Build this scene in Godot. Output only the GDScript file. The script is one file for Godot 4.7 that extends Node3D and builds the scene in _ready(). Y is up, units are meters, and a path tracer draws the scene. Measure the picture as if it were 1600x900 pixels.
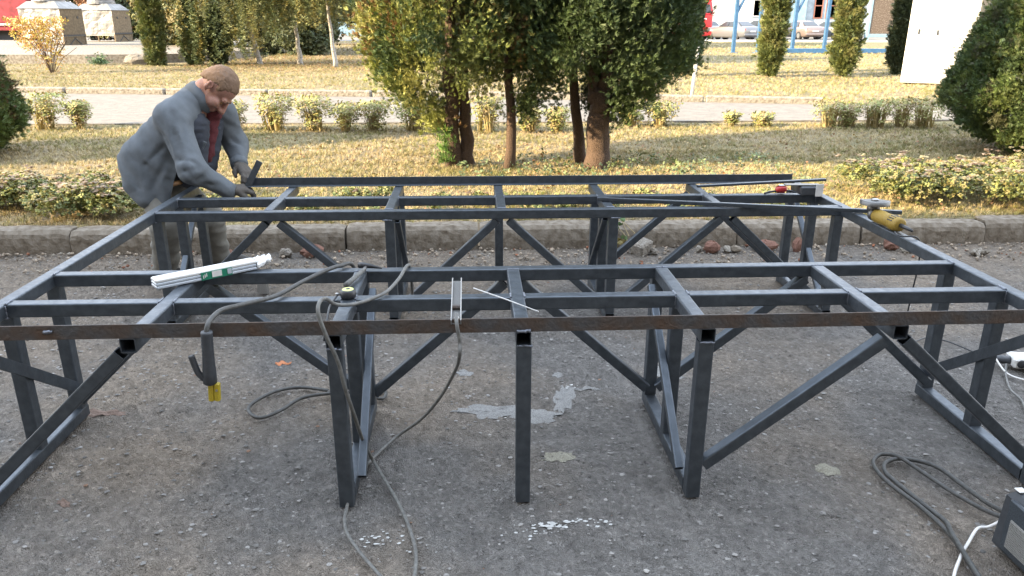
extends Node3D

var rng := RandomNumberGenerator.new()
var used := {}
var M := {}
var noises := {}
const KY := 0.155            # height of the kerb and the lawn above the asphalt
const SUN := Vector3(0.89, -0.342, -0.30)

# ---------------------------------------------------------------- geometry
class Geo:
	var st := SurfaceTool.new()
	var n := 0
	func _init(smooth := false):
		st.begin(Mesh.PRIMITIVE_TRIANGLES)
		st.set_smooth_group(0 if smooth else 0xFFFFFFFF)
	func tri(a: Vector3, b: Vector3, c: Vector3):      # counter-clockwise seen from outside
		st.add_vertex(a); st.add_vertex(c); st.add_vertex(b); n += 1
	func quad(a: Vector3, b: Vector3, c: Vector3, d: Vector3):
		tri(a, b, c); tri(a, c, d)
	func grid(rows: Array, wrap_u := true, caps := true):   # rings of points joined into a skin
		for i in rows.size() - 1:
			var r: PackedVector3Array = rows[i]
			var s: PackedVector3Array = rows[i + 1]
			var k := r.size()
			for j in (k if wrap_u else k - 1):
				quad(r[j], r[(j + 1) % k], s[(j + 1) % k], s[j])
		if caps:
			fan(rows[0], true); fan(rows[-1], false)
	func fan(r: PackedVector3Array, flip: bool):
		var c := Vector3()
		for p in r: c += p
		c /= r.size()
		for j in r.size():
			if flip: tri(c, r[(j + 1) % r.size()], r[j])
			else: tri(c, r[j], r[(j + 1) % r.size()])
	func box(t: Transform3D, s: Vector3, bev := 0.0):       # a box about t's origin with chamfered edges
		var h := s / 2
		var b: float = min(bev, min(h.x, min(h.y, h.z)) * 0.9)
		if b <= 0.0:
			var v := []
			for i in 8: v.append(t * Vector3(h.x if i & 1 else -h.x, h.y if i & 2 else -h.y, h.z if i & 4 else -h.z))
			quad(v[4], v[5], v[7], v[6]); quad(v[1], v[0], v[2], v[3]); quad(v[5], v[1], v[3], v[7])
			quad(v[0], v[4], v[6], v[2]); quad(v[6], v[7], v[3], v[2]); quad(v[0], v[1], v[5], v[4])
			return
		var rings := []
		for q in [[-h.y, b], [-h.y + b, 0.0], [h.y - b, 0.0], [h.y, b]]:
			var x: float = h.x - q[1]
			var z: float = h.z - q[1]
			var r := PackedVector3Array()
			for p in [[-x + b, z], [x - b, z], [x, z - b], [x, -z + b], [x - b, -z], [-x + b, -z], [-x, -z + b], [-x, z - b]]:
				r.append(t * Vector3(p[0], q[0], p[1]))
			rings.append(r)
		grid(rings)
	func bar(a: Vector3, b: Vector3, w: float, h: float, up := Vector3.UP, bev := 0.003):
		var f := (b - a).normalized()
		var s := f.cross(up).normalized()
		var u := s.cross(f)
		box(Transform3D(Basis(s, u, -f), (a + b) / 2), Vector3(w, h, a.distance_to(b)), bev)
	func hollow(a: Vector3, b: Vector3, w: float, h: float, up := Vector3.UP, wall := 0.003, rad := 0.005):   # rectangular steel tube open at both ends
		var f := (b - a).normalized()
		var s := f.cross(up).normalized()
		var u := s.cross(f)
		var prof := func(x: float, y: float, r: float) -> PackedVector3Array:
			var o := PackedVector3Array()
			for q in [[x, y - r], [x - r * 0.3, y - r * 0.3], [x - r, y], [-x + r, y], [-x + r * 0.3, y - r * 0.3], [-x, y - r], [-x, -y + r], [-x + r * 0.3, -y + r * 0.3], [-x + r, -y], [x - r, -y], [x - r * 0.3, -y + r * 0.3], [x, -y + r]]:
				o.append(s * q[0] + u * q[1])
			return o
		var o: PackedVector3Array = prof.call(w / 2, h / 2, rad)
		var i: PackedVector3Array = prof.call(w / 2 - wall, h / 2 - wall, max(rad - wall, 0.001))
		for j in 12:
			var k := (j + 1) % 12
			quad(a + o[k], a + o[j], b + o[j], b + o[k])
			quad(a + i[j], a + i[k], b + i[k], b + i[j])
			quad(a + o[j], a + o[k], a + i[k], a + i[j])
			quad(b + o[k], b + o[j], b + i[j], b + i[k])
	func sweep(pts: PackedVector3Array, radii, sides := 8, caps := true):   # a round tube along a polyline
		var rings := []
		var side := Vector3.ZERO
		for i in pts.size():
			var d := (pts[min(i + 1, pts.size() - 1)] - pts[max(i - 1, 0)]).normalized()
			if side == Vector3.ZERO:
				side = d.cross(Vector3.UP if absf(d.y) < 0.9 else Vector3.RIGHT).normalized()
			side = (side - d * side.dot(d)).normalized()
			var v := d.cross(side)
			var r := PackedVector3Array()
			var rad: float = radii if radii is float else radii[i]
			for k in sides:
				var an := -TAU * k / sides
				r.append(pts[i] + (side * cos(an) + v * sin(an)) * rad)
			rings.append(r)
		var f := []
		for r in rings:
			r.reverse(); f.append(r)
		grid(f, true, caps)
	func lathe(t: Transform3D, prof: Array, sides := 16, caps := true):     # prof: [radius, height] pairs about t's y axis
		var rings := []
		for p in prof:
			var r := PackedVector3Array()
			for k in sides:
				var an := -TAU * k / sides
				r.append(t * Vector3(cos(an) * p[0], p[1], sin(an) * p[0]))
			rings.append(r)
		grid(rings, true, caps)
	func ell(c: Vector3, r: Vector3, b := Basis(), sides := 10, jag := 0.0, sd := 1):
		var rings := []
		var g := RandomNumberGenerator.new(); g.seed = sd
		var rows := int(sides / 2.0) + 1
		for i in rows:
			var e := lerpf(-PI / 2 + 0.12, PI / 2 - 0.12, float(i) / (rows - 1))
			var o := PackedVector3Array()
			for k in sides:
				var an := -TAU * k / sides
				o.append(c + b * (Vector3(cos(an) * cos(e), sin(e), sin(an) * cos(e)) * r * (1.0 + g.randf_range(-jag, jag))))
			rings.append(o)
		grid(rings)
	func mesh() -> ArrayMesh:
		st.generate_normals()
		return st.commit()

func numbered(o: Node, called: String, parent: Node) -> Node:
	var k := "%d/%s" % [parent.get_instance_id(), called]
	var c: int = used.get(k, 0)
	used[k] = c + 1
	o.name = called if c == 0 else "%s_%03d" % [called, c]
	parent.add_child(o, true)
	return o

func tag(o: Node, label: String, category: String, group := "", kind := ""):
	if label: o.set_meta("label", label)
	if category: o.set_meta("category", category)
	if group: o.set_meta("group", group)
	if kind: o.set_meta("kind", kind)
	return o

func thing(called: String, label: String, category: String, at := Vector3.ZERO, group := "", yaw := 0.0) -> Node3D:
	var o := Node3D.new()
	numbered(o, called, self)
	o.position = at
	o.rotation.y = yaw
	return tag(o, label, category, group)

func part(called: String, g, mat: Material, parent: Node = self) -> MeshInstance3D:
	var o := MeshInstance3D.new()
	o.mesh = g.mesh() if g is Geo else g
	o.material_override = mat
	return numbered(o, called, parent)

func struct(called: String, g, mat: Material, label := "") -> MeshInstance3D:
	var o := part(called, g, mat)
	tag(o, label, "", "", "structure")
	return o

func many(called: String, mesh: Mesh, mat: Material, xf: Array, cols: Array, parent: Node = self) -> MultiMeshInstance3D:
	var mm := MultiMesh.new()
	mm.transform_format = MultiMesh.TRANSFORM_3D
	mm.use_colors = true
	mm.mesh = mesh
	mm.instance_count = xf.size()
	for i in xf.size():
		mm.set_instance_transform(i, xf[i])
		mm.set_instance_color(i, cols[i])
	var o := MultiMeshInstance3D.new()
	o.multimesh = mm
	o.material_override = mat
	numbered(o, called, parent)
	o.set_meta("kind", "stuff")
	return o

func copy_of(o: Node3D, called: String, at: Vector3, label: String, yaw := 0.0, size := 1.0) -> Node3D:
	var c: Node3D = o.duplicate()
	numbered(c, called, self)
	c.position = at
	c.rotation.y = yaw
	c.scale = Vector3.ONE * size
	c.set_meta("label", label)
	return c

# ---------------------------------------------------------------- materials
func lin(r: float, g: float, b: float) -> Color:
	return Color(r, g, b).linear_to_srgb()

func noise_tex(key: String, type: int, freq: float, oct: int, lo: Color, hi: Color, size := 512, normal := 0.0, mid := -1.0, midc := Color.WHITE) -> NoiseTexture2D:
	if noises.has(key): return noises[key]
	var f := FastNoiseLite.new()
	f.noise_type = type
	f.frequency = freq
	f.fractal_octaves = oct
	f.seed = key.hash() % 9999
	var t := NoiseTexture2D.new()
	t.width = size; t.height = size
	t.seamless = true
	t.noise = f
	if normal > 0.0:
		t.as_normal_map = true
		t.bump_strength = normal
	else:
		var r := Gradient.new()
		r.set_color(0, lo); r.set_color(1, hi)
		if mid >= 0.0: r.add_point(mid, midc)
		t.color_ramp = r
	noises[key] = t
	return t

func grey(v: float) -> Color:
	return Color(v, v, v)

# a surface: base colour (linear), roughness, metal; a mottling texture and a bump texture
func mat(key: String, c: Color, rough := 0.8, metal := 0.0, tex = null, tscale := 1.0, bump = null, bscale := 1.0, bdepth := 1.0) -> StandardMaterial3D:
	var m := StandardMaterial3D.new()
	m.resource_name = key
	m.albedo_color = lin(c.r, c.g, c.b)
	m.roughness = rough
	m.metallic = metal
	m.cull_mode = BaseMaterial3D.CULL_DISABLED
	if tex:
		m.albedo_texture = tex
		m.uv1_triplanar = true; m.uv1_world_triplanar = true
		m.uv1_scale = Vector3.ONE * tscale
	if bump:
		m.normal_enabled = true
		m.normal_texture = bump
		m.normal_scale = bdepth
		m.uv1_triplanar = true; m.uv1_world_triplanar = true
		m.uv1_scale = Vector3.ONE * (tscale if tex else bscale)
	M[key] = m
	return m

func leafy(key: String, rough := 0.6, back := 0.35) -> StandardMaterial3D:
	var m := mat(key, Color(1, 1, 1), rough)
	m.vertex_color_use_as_albedo = true
	m.backlight_enabled = true
	m.backlight = Color(back, back, back * 0.7)
	return m

func materials():
	var fine := noise_tex("fine", FastNoiseLite.TYPE_SIMPLEX, 0.06, 4, grey(0.62), grey(1.0))
	var cloud := noise_tex("cloud", FastNoiseLite.TYPE_SIMPLEX, 0.012, 5, grey(0.66), grey(1.0))
	var soft := noise_tex("soft", FastNoiseLite.TYPE_SIMPLEX, 0.015, 6, grey(0.84), grey(1.0))
	var speck := noise_tex("speck", FastNoiseLite.TYPE_CELLULAR, 0.09, 2, grey(0.78), grey(1.0))
	var nfine := noise_tex("nfine", FastNoiseLite.TYPE_SIMPLEX, 0.05, 4, grey(0), grey(1), 512, 6.0)
	var ncloud := noise_tex("ncloud", FastNoiseLite.TYPE_SIMPLEX, 0.015, 5, grey(0), grey(1), 512, 8.0)
	# asphalt: vertex colour carries the large patches of dirt, the textures the grain
	var at := noise_tex("asp", FastNoiseLite.TYPE_CELLULAR, 0.07, 2, grey(0.42), grey(1.0), 1024, 0.0, 0.12, grey(0.66))
	(at.noise as FastNoiseLite).cellular_return_type = FastNoiseLite.RETURN_CELL_VALUE
	(at.noise as FastNoiseLite).domain_warp_enabled = true
	(at.noise as FastNoiseLite).domain_warp_amplitude = 14.0
	(at.noise as FastNoiseLite).domain_warp_frequency = 0.06
	at.color_ramp.add_point(0.55, grey(0.72)); at.color_ramp.add_point(0.86, grey(0.80))
	var asp := mat("asphalt", Color(1, 1, 1), 0.92, 0.0, at, 1.1, noise_tex("nasp", FastNoiseLite.TYPE_SIMPLEX, 0.10, 5, grey(0), grey(1), 1024, 16.0), 1.1, 1.1)
	asp.vertex_color_use_as_albedo = true
	asp.metallic_specular = 0.3
	var st := mat("steel", Color(0.112, 0.129, 0.148), 0.52, 0.78, soft, 2.2, nfine, 2.2, 0.08)
	st.roughness_texture = noise_tex("rough", FastNoiseLite.TYPE_SIMPLEX, 0.02, 4, grey(0.75), grey(1.0))
	mat("rusty", Color(0.122, 0.106, 0.094), 0.62, 0.45, noise_tex("rust", FastNoiseLite.TYPE_SIMPLEX, 0.008, 6, Color(0.93, 0.80, 0.71), Color(0.85, 0.92, 1.0), 512, 0.0, 0.42, Color(0.88, 0.84, 0.82)), 1.6, nfine, 2.2, 0.25)
	mat("weld", Color(0.24, 0.26, 0.30), 0.42, 0.8, speck, 14.0, nfine, 14.0, 0.8)
	mat("kerb", Color(0.255, 0.225, 0.185), 0.95, 0.0, noise_tex("conc", FastNoiseLite.TYPE_SIMPLEX, 0.02, 5, Color(0.62, 0.58, 0.54), grey(1.0), 512, 0.0, 0.45, Color(0.85, 0.83, 0.8)), 1.3, noise_tex("nconc", FastNoiseLite.TYPE_SIMPLEX, 0.06, 5, grey(0), grey(1), 512, 9.0), 1.3, 0.22)
	mat("concrete", Color(0.33, 0.31, 0.275), 0.95, 0.0, noises["conc"], 0.8, noises["nconc"], 0.8, 0.6)
	var soil := mat("lawn", Color(1, 1, 1), 1.0, 0.0, noise_tex("soil", FastNoiseLite.TYPE_SIMPLEX, 0.05, 5, grey(0.55), grey(1.0), 1024), 0.9, noises["nconc"], 0.9, 1.0)
	soil.vertex_color_use_as_albedo = true
	mat("path", Color(0.205, 0.186, 0.16), 0.95, 0.0, soft, 0.5, nfine, 0.5, 0.3)
	mat("bark", Color(0.145, 0.095, 0.068), 0.95, 0.0, fine, 2.0, noises["nconc"], 2.0, 1.4)
	mat("birch", Color(0.42, 0.40, 0.37), 0.85, 0.0, noise_tex("birchb", FastNoiseLite.TYPE_SIMPLEX, 0.03, 4, grey(0.1), grey(1.0), 512, 0.0, 0.4, grey(0.9)), 1.1)
	leafy("leaf", 0.6, 0.5)
	leafy("grass", 0.8, 0.3)
	mat("rock", Color(0.30, 0.28, 0.25), 0.95, 0.0, noises["conc"], 2.0, noises["nconc"], 2.0, 1.2)
	mat("brick_red", Color(0.26, 0.135, 0.098), 0.95, 0.0, speck, 4.0, noises["nconc"], 4.0, 1.0)
	mat("paint_white", Color(0.62, 0.62, 0.61), 0.8, 0.0, fine, 3.0)
	mat("stain", Color(0.30, 0.295, 0.28), 0.9, 0.0, fine, 4.0, nfine, 4.0, 0.6)
	mat("rubber", Color(0.085, 0.085, 0.08), 0.6, 0.0, cloud, 6.0)
	mat("rubber_grey", Color(0.17, 0.168, 0.155), 0.62, 0.0, cloud, 6.0)
	mat("plastic_black", Color(0.03, 0.032, 0.035), 0.45, 0.0, soft, 5.0)
	mat("plastic_grey", Color(0.05, 0.055, 0.062), 0.5, 0.0, soft, 5.0)
	mat("cable_white", Color(0.62, 0.60, 0.57), 0.55)
	mat("yellow_tool", Color(0.42, 0.27, 0.035), 0.6, 0.0, fine, 20.0, nfine, 20.0, 0.4)
	mat("yellow", Color(0.62, 0.47, 0.03), 0.5, 0.0, fine, 12.0)
	mat("tool_metal", Color(0.24, 0.235, 0.225), 0.45, 0.8, fine, 14.0, nfine, 14.0, 0.4)
	mat("bright_metal", Color(0.55, 0.55, 0.54), 0.4, 0.8, fine, 10.0)
	mat("red_tool", Color(0.45, 0.03, 0.03), 0.4)
	mat("white", Color(0.70, 0.69, 0.66), 0.6, 0.0, soft, 1.5)
	mat("pack", Color(0.46, 0.50, 0.54), 0.25, 0.0, soft, 5.0, ncloud, 5.0, 0.25)
	mat("green_print", Color(0.015, 0.17, 0.10), 0.35)
	mat("foil", Color(0.75, 0.76, 0.76), 0.25, 0.0, null, 1.0, ncloud, 12.0, 1.0)
	mat("tape_top", Color(0.55, 0.58, 0.22), 0.5)
	mat("welder_side", Color(0.075, 0.09, 0.105), 0.4, 0.2, fine, 5.0)
	mat("vent", Color(0.20, 0.195, 0.18), 0.6)
	mat("stain_yellow", Color(0.33, 0.31, 0.24), 0.9, 0.0, fine, 4.0, nfine, 4.0, 0.6)
	mat("smear", Color(0.26, 0.18, 0.14), 0.9, 0.0, fine, 4.0)
	mat("orange_leaf", Color(0.42, 0.16, 0.07), 0.8)
	mat("straw", Color(0.5, 0.40, 0.22), 1.0, 0.0, fine, 3.0)

# ---------------------------------------------------------------- the scene
func _ready():
	rng.seed = 7
	var cam := Camera3D.new()
	cam.name = "camera"
	add_child(cam)
	cam.position = Vector3(-0.165, 1.528, 2.191)
	cam.rotation = Vector3(deg_to_rad(-19.22), deg_to_rad(-2.99), deg_to_rad(0.16))
	cam.fov = 41.11
	cam.near = 0.05
	cam.far = 600.0
	cam.current = true
	var env := Environment.new()
	env.background_mode = Environment.BG_SKY
	var sky := Sky.new()
	var sm := ProceduralSkyMaterial.new()
	sm.sky_top_color = Color(0.66, 0.70, 0.76)
	sm.sky_horizon_color = Color(0.92, 0.90, 0.865)
	sm.sky_curve = 0.16
	sm.ground_bottom_color = Color(0.3, 0.28, 0.25)
	sm.ground_horizon_color = Color(0.72, 0.75, 0.76)
	sm.sky_energy_multiplier = 1.3
	sky.sky_material = sm
	env.sky = sky
	env.background_energy_multiplier = 1.0
	env.tonemap_mode = Environment.TONE_MAPPER_LINEAR
	env.tonemap_exposure = 4.1
	env.sdfgi_enabled = true
	env.ssao_enabled = true
	env.ssil_enabled = true
	var we := WorldEnvironment.new()
	we.name = "world"
	we.environment = env
	add_child(we)
	var sun := DirectionalLight3D.new()
	sun.name = "sun"
	sun.basis = Basis.looking_at(SUN.normalized())
	sun.light_color = Color(1.0, 0.90, 0.73)
	sun.light_energy = 1.6
	sun.light_angular_distance = 0.5
	sun.shadow_enabled = true
	add_child(sun)
	materials()
	ground()
	buildings()
	trees()
	bench_frame()
	frame_tools()
	ground_things()
	background()
	plants()
	person()

# ---------------------------------------------------------------- ground
func fnl(sd: int, freq: float, type := FastNoiseLite.TYPE_SIMPLEX, oct := 4) -> FastNoiseLite:
	var f := FastNoiseLite.new()
	f.seed = sd; f.frequency = freq; f.noise_type = type; f.fractal_octaves = oct
	return f

func heights(called: String, xs: PackedFloat32Array, zs: PackedFloat32Array, h: Callable, col: Callable, m: Material) -> MeshInstance3D:
	var v := PackedVector3Array(); var nn := PackedVector3Array(); var c := PackedColorArray(); var ix := PackedInt32Array()
	var w := xs.size()
	for z in zs:
		for x in xs:
			v.append(Vector3(x, h.call(x, z), z))
			c.append(col.call(x, z))
	nn.resize(v.size())
	for j in zs.size():
		for i in w:
			var a := v[j * w + min(i + 1, w - 1)] - v[j * w + max(i - 1, 0)]
			var b := v[min(j + 1, zs.size() - 1) * w + i] - v[max(j - 1, 0) * w + i]
			nn[j * w + i] = b.cross(a).normalized()
			if nn[j * w + i].y < 0: nn[j * w + i] *= -1.0
	for j in zs.size() - 1:
		for i in w - 1:
			var k := j * w + i
			ix.append_array([k, k + w + 1, k + w, k, k + 1, k + w + 1] if zs[1] > zs[0] else [k, k + w, k + w + 1, k, k + w + 1, k + 1])
	var arr := []
	arr.resize(Mesh.ARRAY_MAX)
	arr[Mesh.ARRAY_VERTEX] = v; arr[Mesh.ARRAY_NORMAL] = nn; arr[Mesh.ARRAY_COLOR] = c; arr[Mesh.ARRAY_INDEX] = ix
	var me := ArrayMesh.new()
	me.add_surface_from_arrays(Mesh.PRIMITIVE_TRIANGLES, arr)
	return part(called, me, m)

func steps(list: Array) -> PackedFloat32Array:      # [from, to, step], ...
	var o := PackedFloat32Array()
	for q in list:
		var x: float = q[0]
		while x < q[1] - q[2] * 0.4:
			o.append(x); x += q[2]
	o.append(list[-1][1])
	return o

func pebble(sd: int, sides := 6) -> Mesh:
	var g := Geo.new()
	g.ell(Vector3.ZERO, Vector3(1, 0.55, 0.8), Basis(), sides, 0.22, sd)
	return g.mesh()

func ground():
	var big := fnl(1, 0.5)
	var mid := fnl(2, 3.2)
	var fin := fnl(3, 17.0, FastNoiseLite.TYPE_SIMPLEX, 3)
	var cel := fnl(4, 26.0, FastNoiseLite.TYPE_CELLULAR, 1)
	var rough := func(x: float, z: float) -> float:      # broken towards the left, smoother on the right
		return clampf(0.75 - x * 0.16 + big.get_noise_2d(x * 1.7, z * 1.7) * 0.5, 0.3, 1.25)
	var h := func(x: float, z: float) -> float:
		if absf(x) > 7.0 or z > 1.2: return -0.012
		var r: float = rough.call(x, z)
		return (mid.get_noise_2d(x, z) * 0.006 + fin.get_noise_2d(x, z) * 0.010 + cel.get_noise_2d(x, z) * 0.012) * r - 0.004
	gh = h
	var col := func(x: float, z: float) -> Color:
		var d := clampf(big.get_noise_2d(x * 1.2 + 30, z * 1.2) * 1.1 + 0.28 - x * 0.06 + clampf((-1.7 - z) * 0.9, 0.0, 1.0) * 0.75, 0.0, 1.0)
		var k := 1.0 + mid.get_noise_2d(x * 2.0 + 9, z * 2.0) * 0.16 + fin.get_noise_2d(x * 1.3, z * 1.3 + 5) * 0.2
		var a := Color(0.345, 0.325, 0.300).lerp(Color(0.47, 0.395, 0.315), d)
		return Color(a.r * k, a.g * k, a.b * k)
	var xs := steps([[-45, -7, 4.0], [-7, -3.2, 0.07], [-3.2, 3.4, 0.018], [3.4, 7, 0.07], [7, 45, 4.0]])
	var zs := steps([[-3.16, -1.6, 0.026], [-1.6, 0.75, 0.017], [0.75, 8.0, 0.5]])
	zs.append(40.0)
	tag(heights("asphalt_ground", xs, zs, h, col, M.asphalt), "worn grey asphalt yard under the steel frame", "", "", "structure")
	# loose chips and gravel
	var xf := []; var cs := []
	for i in 62000:
		var x := rng.randf_range(-4.6, 4.6)
		var z := rng.randf_range(-3.05, 0.7)
		if rng.randf() > 0.55 - x * 0.07: continue
		var s := 0.0018 + pow(rng.randf(), 3.5) * 0.0082
		if z > -1.5 and absf(x) < 2.6 and rng.randf() < 0.25: s *= 0.7
		var b := Basis.from_euler(Vector3(rng.randf_range(-.5, .5), rng.randf() * TAU, rng.randf_range(-.5, .5))).scaled(Vector3(s, s * rng.randf_range(.2, .55), s * rng.randf_range(0.6, 1.1)) * 1.2)
		xf.append(Transform3D(b, Vector3(x, h.call(x, z) + s * 0.12, z)))
		var k := rng.randf_range(0.42, 1.2)
		var c := Color(0.225, 0.215, 0.20) * k
		if rng.randf() < 0.015: c = Color(0.33, 0.315, 0.29)
		elif rng.randf() < 0.01: c = Color(0.2, 0.12, 0.08)
		cs.append(c)
	var pm := leafy("chips", 0.95, 0.0)
	pm.backlight_enabled = false
	var ch := many("gravel", pebble(5), pm, xf, cs)
	tag(ch, "loose stone chips strewn over the worn asphalt", "gravel")
	# gravel and dirt along the foot of the kerb
	xf = []; cs = []
	for i in 4200:
		var x := rng.randf_range(-4.6, 5.2)
		var t := pow(rng.randf(), 1.6)
		var z := -3.03 + t * 0.42
		var s := 0.0025 + pow(rng.randf(), 5.0) * 0.014
		xf.append(Transform3D(Basis.from_euler(Vector3(rng.randf() * 3, rng.randf() * TAU, 0)).scaled(Vector3.ONE * s), Vector3(x, s * 0.3, z)))
		var k := rng.randf_range(0.5, 1.4)
		var c := Color(0.28, 0.23, 0.175) * k
		if rng.randf() < 0.05: c = Color(0.26, 0.11, 0.06) * k
		if rng.randf() < 0.05: c = Color(0.34, 0.31, 0.26)
		cs.append(c)
	tag(many("rubble_dirt", pebble(8), pm, xf, cs), "brown grit and crumbs along the foot of the kerb", "gravel")
	# kerb: one stone after another
	var kerb := Node3D.new()
	numbered(kerb, "kerb", self)
	tag(kerb, "weathered concrete kerb between yard and lawn", "", "", "structure")
	var joints := [-9.6, -8.66, -7.72, -6.78, -5.84, -4.9, -3.92, -2.943, -2.0, -1.06, -0.126, 0.8, 1.73, 2.65, 3.575, 4.5, 5.43, 6.36, 7.3, 8.2]
	var kn := fnl(11, 5.0)
	for i in joints.size() - 1:
		var x0: float = joints[i] + 0.007
		var x1: float = joints[i + 1] - 0.007
		var g := Geo.new()
		var dz := rng.randf_range(-0.012, 0.012)
		var dy := rng.randf_range(-0.010, 0.008)
		var rings := []
		var nx := 17
		for a in nx:
			var x := lerpf(x0, x1, a / (nx - 1.0))
			var e := 0.012 if a == 0 or a == nx - 1 else 0.0
			var r := PackedVector3Array()
			var w := kn.get_noise_2d(x * 3, i) * 0.012
			for q in [[-3.045, -0.05], [-3.045, 0.05], [-3.05, 0.10], [-3.058, KY - 0.028], [-3.085, KY - 0.004], [-3.13, KY], [-3.205, KY], [-3.205, -0.05]]:
				r.append(Vector3(x, q[1] + dy + kn.get_noise_3d(x * 4, q[1] * 30, q[0] * 9) * 0.008 - e, q[0] + dz + w + kn.get_noise_3d(x * 5, q[1] * 40, 3) * 0.009 - e))
			r.reverse()
			rings.append(r)
		g.grid(rings)
		part("kerb_stone", g, M.kerb, kerb)
	# lawn: a wide sheet with worn and green patches; the paths lie on it
	var lb := fnl(21, 0.35)
	var lm := fnl(22, 1.6)
	var lawn_h := func(x: float, z: float) -> float:
		if z < -20.0 or absf(x) > 18.0: return KY - 0.004
		return KY - 0.012 + lm.get_noise_2d(x, z) * 0.012
	var lawn_c := func(x: float, z: float) -> Color:
		var g := clampf(lb.get_noise_2d(x, z) * 1.3 + 0.25, 0.0, 1.0)
		var k := 1.0 + lm.get_noise_2d(x * 2, z * 2) * 0.35
		var c := Color(0.38, 0.30, 0.17).lerp(Color(0.27, 0.24, 0.11), g)
		return Color(c.r * k, c.g * k, c.b * k)
	var lx := steps([[-260, -20, 24.0], [-20, -8, 1.0], [-8, 8, 0.16], [8, 20, 1.0], [20, 260, 24.0]])
	var lz := PackedFloat32Array()
	for q in steps([[3.19, 9.0, 0.14], [9.0, 30.0, 0.7], [30.0, 420.0, 26.0]]): lz.append(-q)
	tag(heights("lawn_ground", lx, lz, lawn_h, lawn_c, M.lawn), "dry yellowed lawn behind the kerb", "", "", "structure")
	# the concrete path across the lawn, its near edge and its raised far kerb
	var g := Geo.new()
	var pl := [[-60.0, -8.9, -17.6], [-8.0, -8.82, -13.5], [0.0, -8.86, -12.4], [5.5, -8.92, -11.2], [14.0, -8.98, -10.9], [60.0, -9.2, -10.9]]
	for i in pl.size() - 1:
		var a = pl[i]; var b = pl[i + 1]
		g.quad(Vector3(a[0], KY + 0.012, a[1]), Vector3(b[0], KY + 0.012, b[1]), Vector3(b[0], KY + 0.012, b[2]), Vector3(a[0], KY + 0.012, a[2]))
		g.quad(Vector3(a[0], KY - 0.08, a[1]), Vector3(b[0], KY - 0.08, b[1]), Vector3(b[0], KY + 0.012, b[1]), Vector3(a[0], KY + 0.012, a[1]))
	struct("path", g, M.path, "pale concrete path crossing behind the trees")
	var pk := Node3D.new()
	numbered(pk, "path_kerb", self)
	tag(pk, "low pale kerb along the far edge of the path", "", "", "structure")
	var kx := -24.0
	while kx < 5.0:
		var gz := func(x: float) -> float: return lerpf(-13.5, -12.4, (x + 8.0) / 8.0) if x < 0 else lerpf(-12.4, -11.2, x / 5.5)
		var q := Geo.new()
		var L := 1.96
		q.bar(Vector3(kx, KY + 0.04, gz.call(kx) - 0.1), Vector3(kx + L, KY + 0.04, gz.call(kx + L) - 0.1), 0.16, 0.16, Vector3.UP, 0.02)
		part("kerb_stone", q, M.concrete, pk)
		kx += 2.0
	# far yard road on which the cars stand
	g = Geo.new()
	g.quad(Vector3(-30, KY + 0.01, -52.5), Vector3(140, KY + 0.01, -52.5), Vector3(140, KY + 0.01, -75), Vector3(-30, KY + 0.01, -75))
	struct("parking_road", g, M.path, "pale parking strip in front of the far building")
	g = Geo.new()
	g.bar(Vector3(14, KY + 0.06, -52.3), Vector3(60, KY + 0.06, -52.3), 0.3, 0.16, Vector3.UP, 0.03)
	struct("parking_kerb", g, M.white, "white kerb of the far parking strip")

# ---------------------------------------------------------------- the steel frame
const T := 0.048
const TOP := 0.619
const JN := [-1.213, -0.598, -0.014, 0.566, 1.187]
const JF := [-1.199, -0.592, -0.018, 0.543, 1.128]
const XL := -1.767
const XR := 1.767

func weld(p: Node, a: Vector3, b: Vector3, r := 0.0035):
	var g := Geo.new(true)
	var pts := PackedVector3Array(); var rr := []
	var k := 9
	for i in k:
		pts.append(a.lerp(b, i / (k - 1.0)) + Vector3(rng.randf_range(-1, 1), rng.randf_range(-.4, .6), rng.randf_range(-1, 1)) * r * 0.35)
		rr.append(r * rng.randf_range(0.7, 1.25))
	g.sweep(pts, rr, 6)
	part("weld_bead", g, M.weld, p)

func steel(p: Node, called: String, a: Vector3, b: Vector3, w := T, h := T, up := Vector3.UP, m: Material = null) -> MeshInstance3D:
	var g := Geo.new()
	g.hollow(a, b, w, h, up)
	return part(called, g, m if m else M.steel, p)

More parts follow.
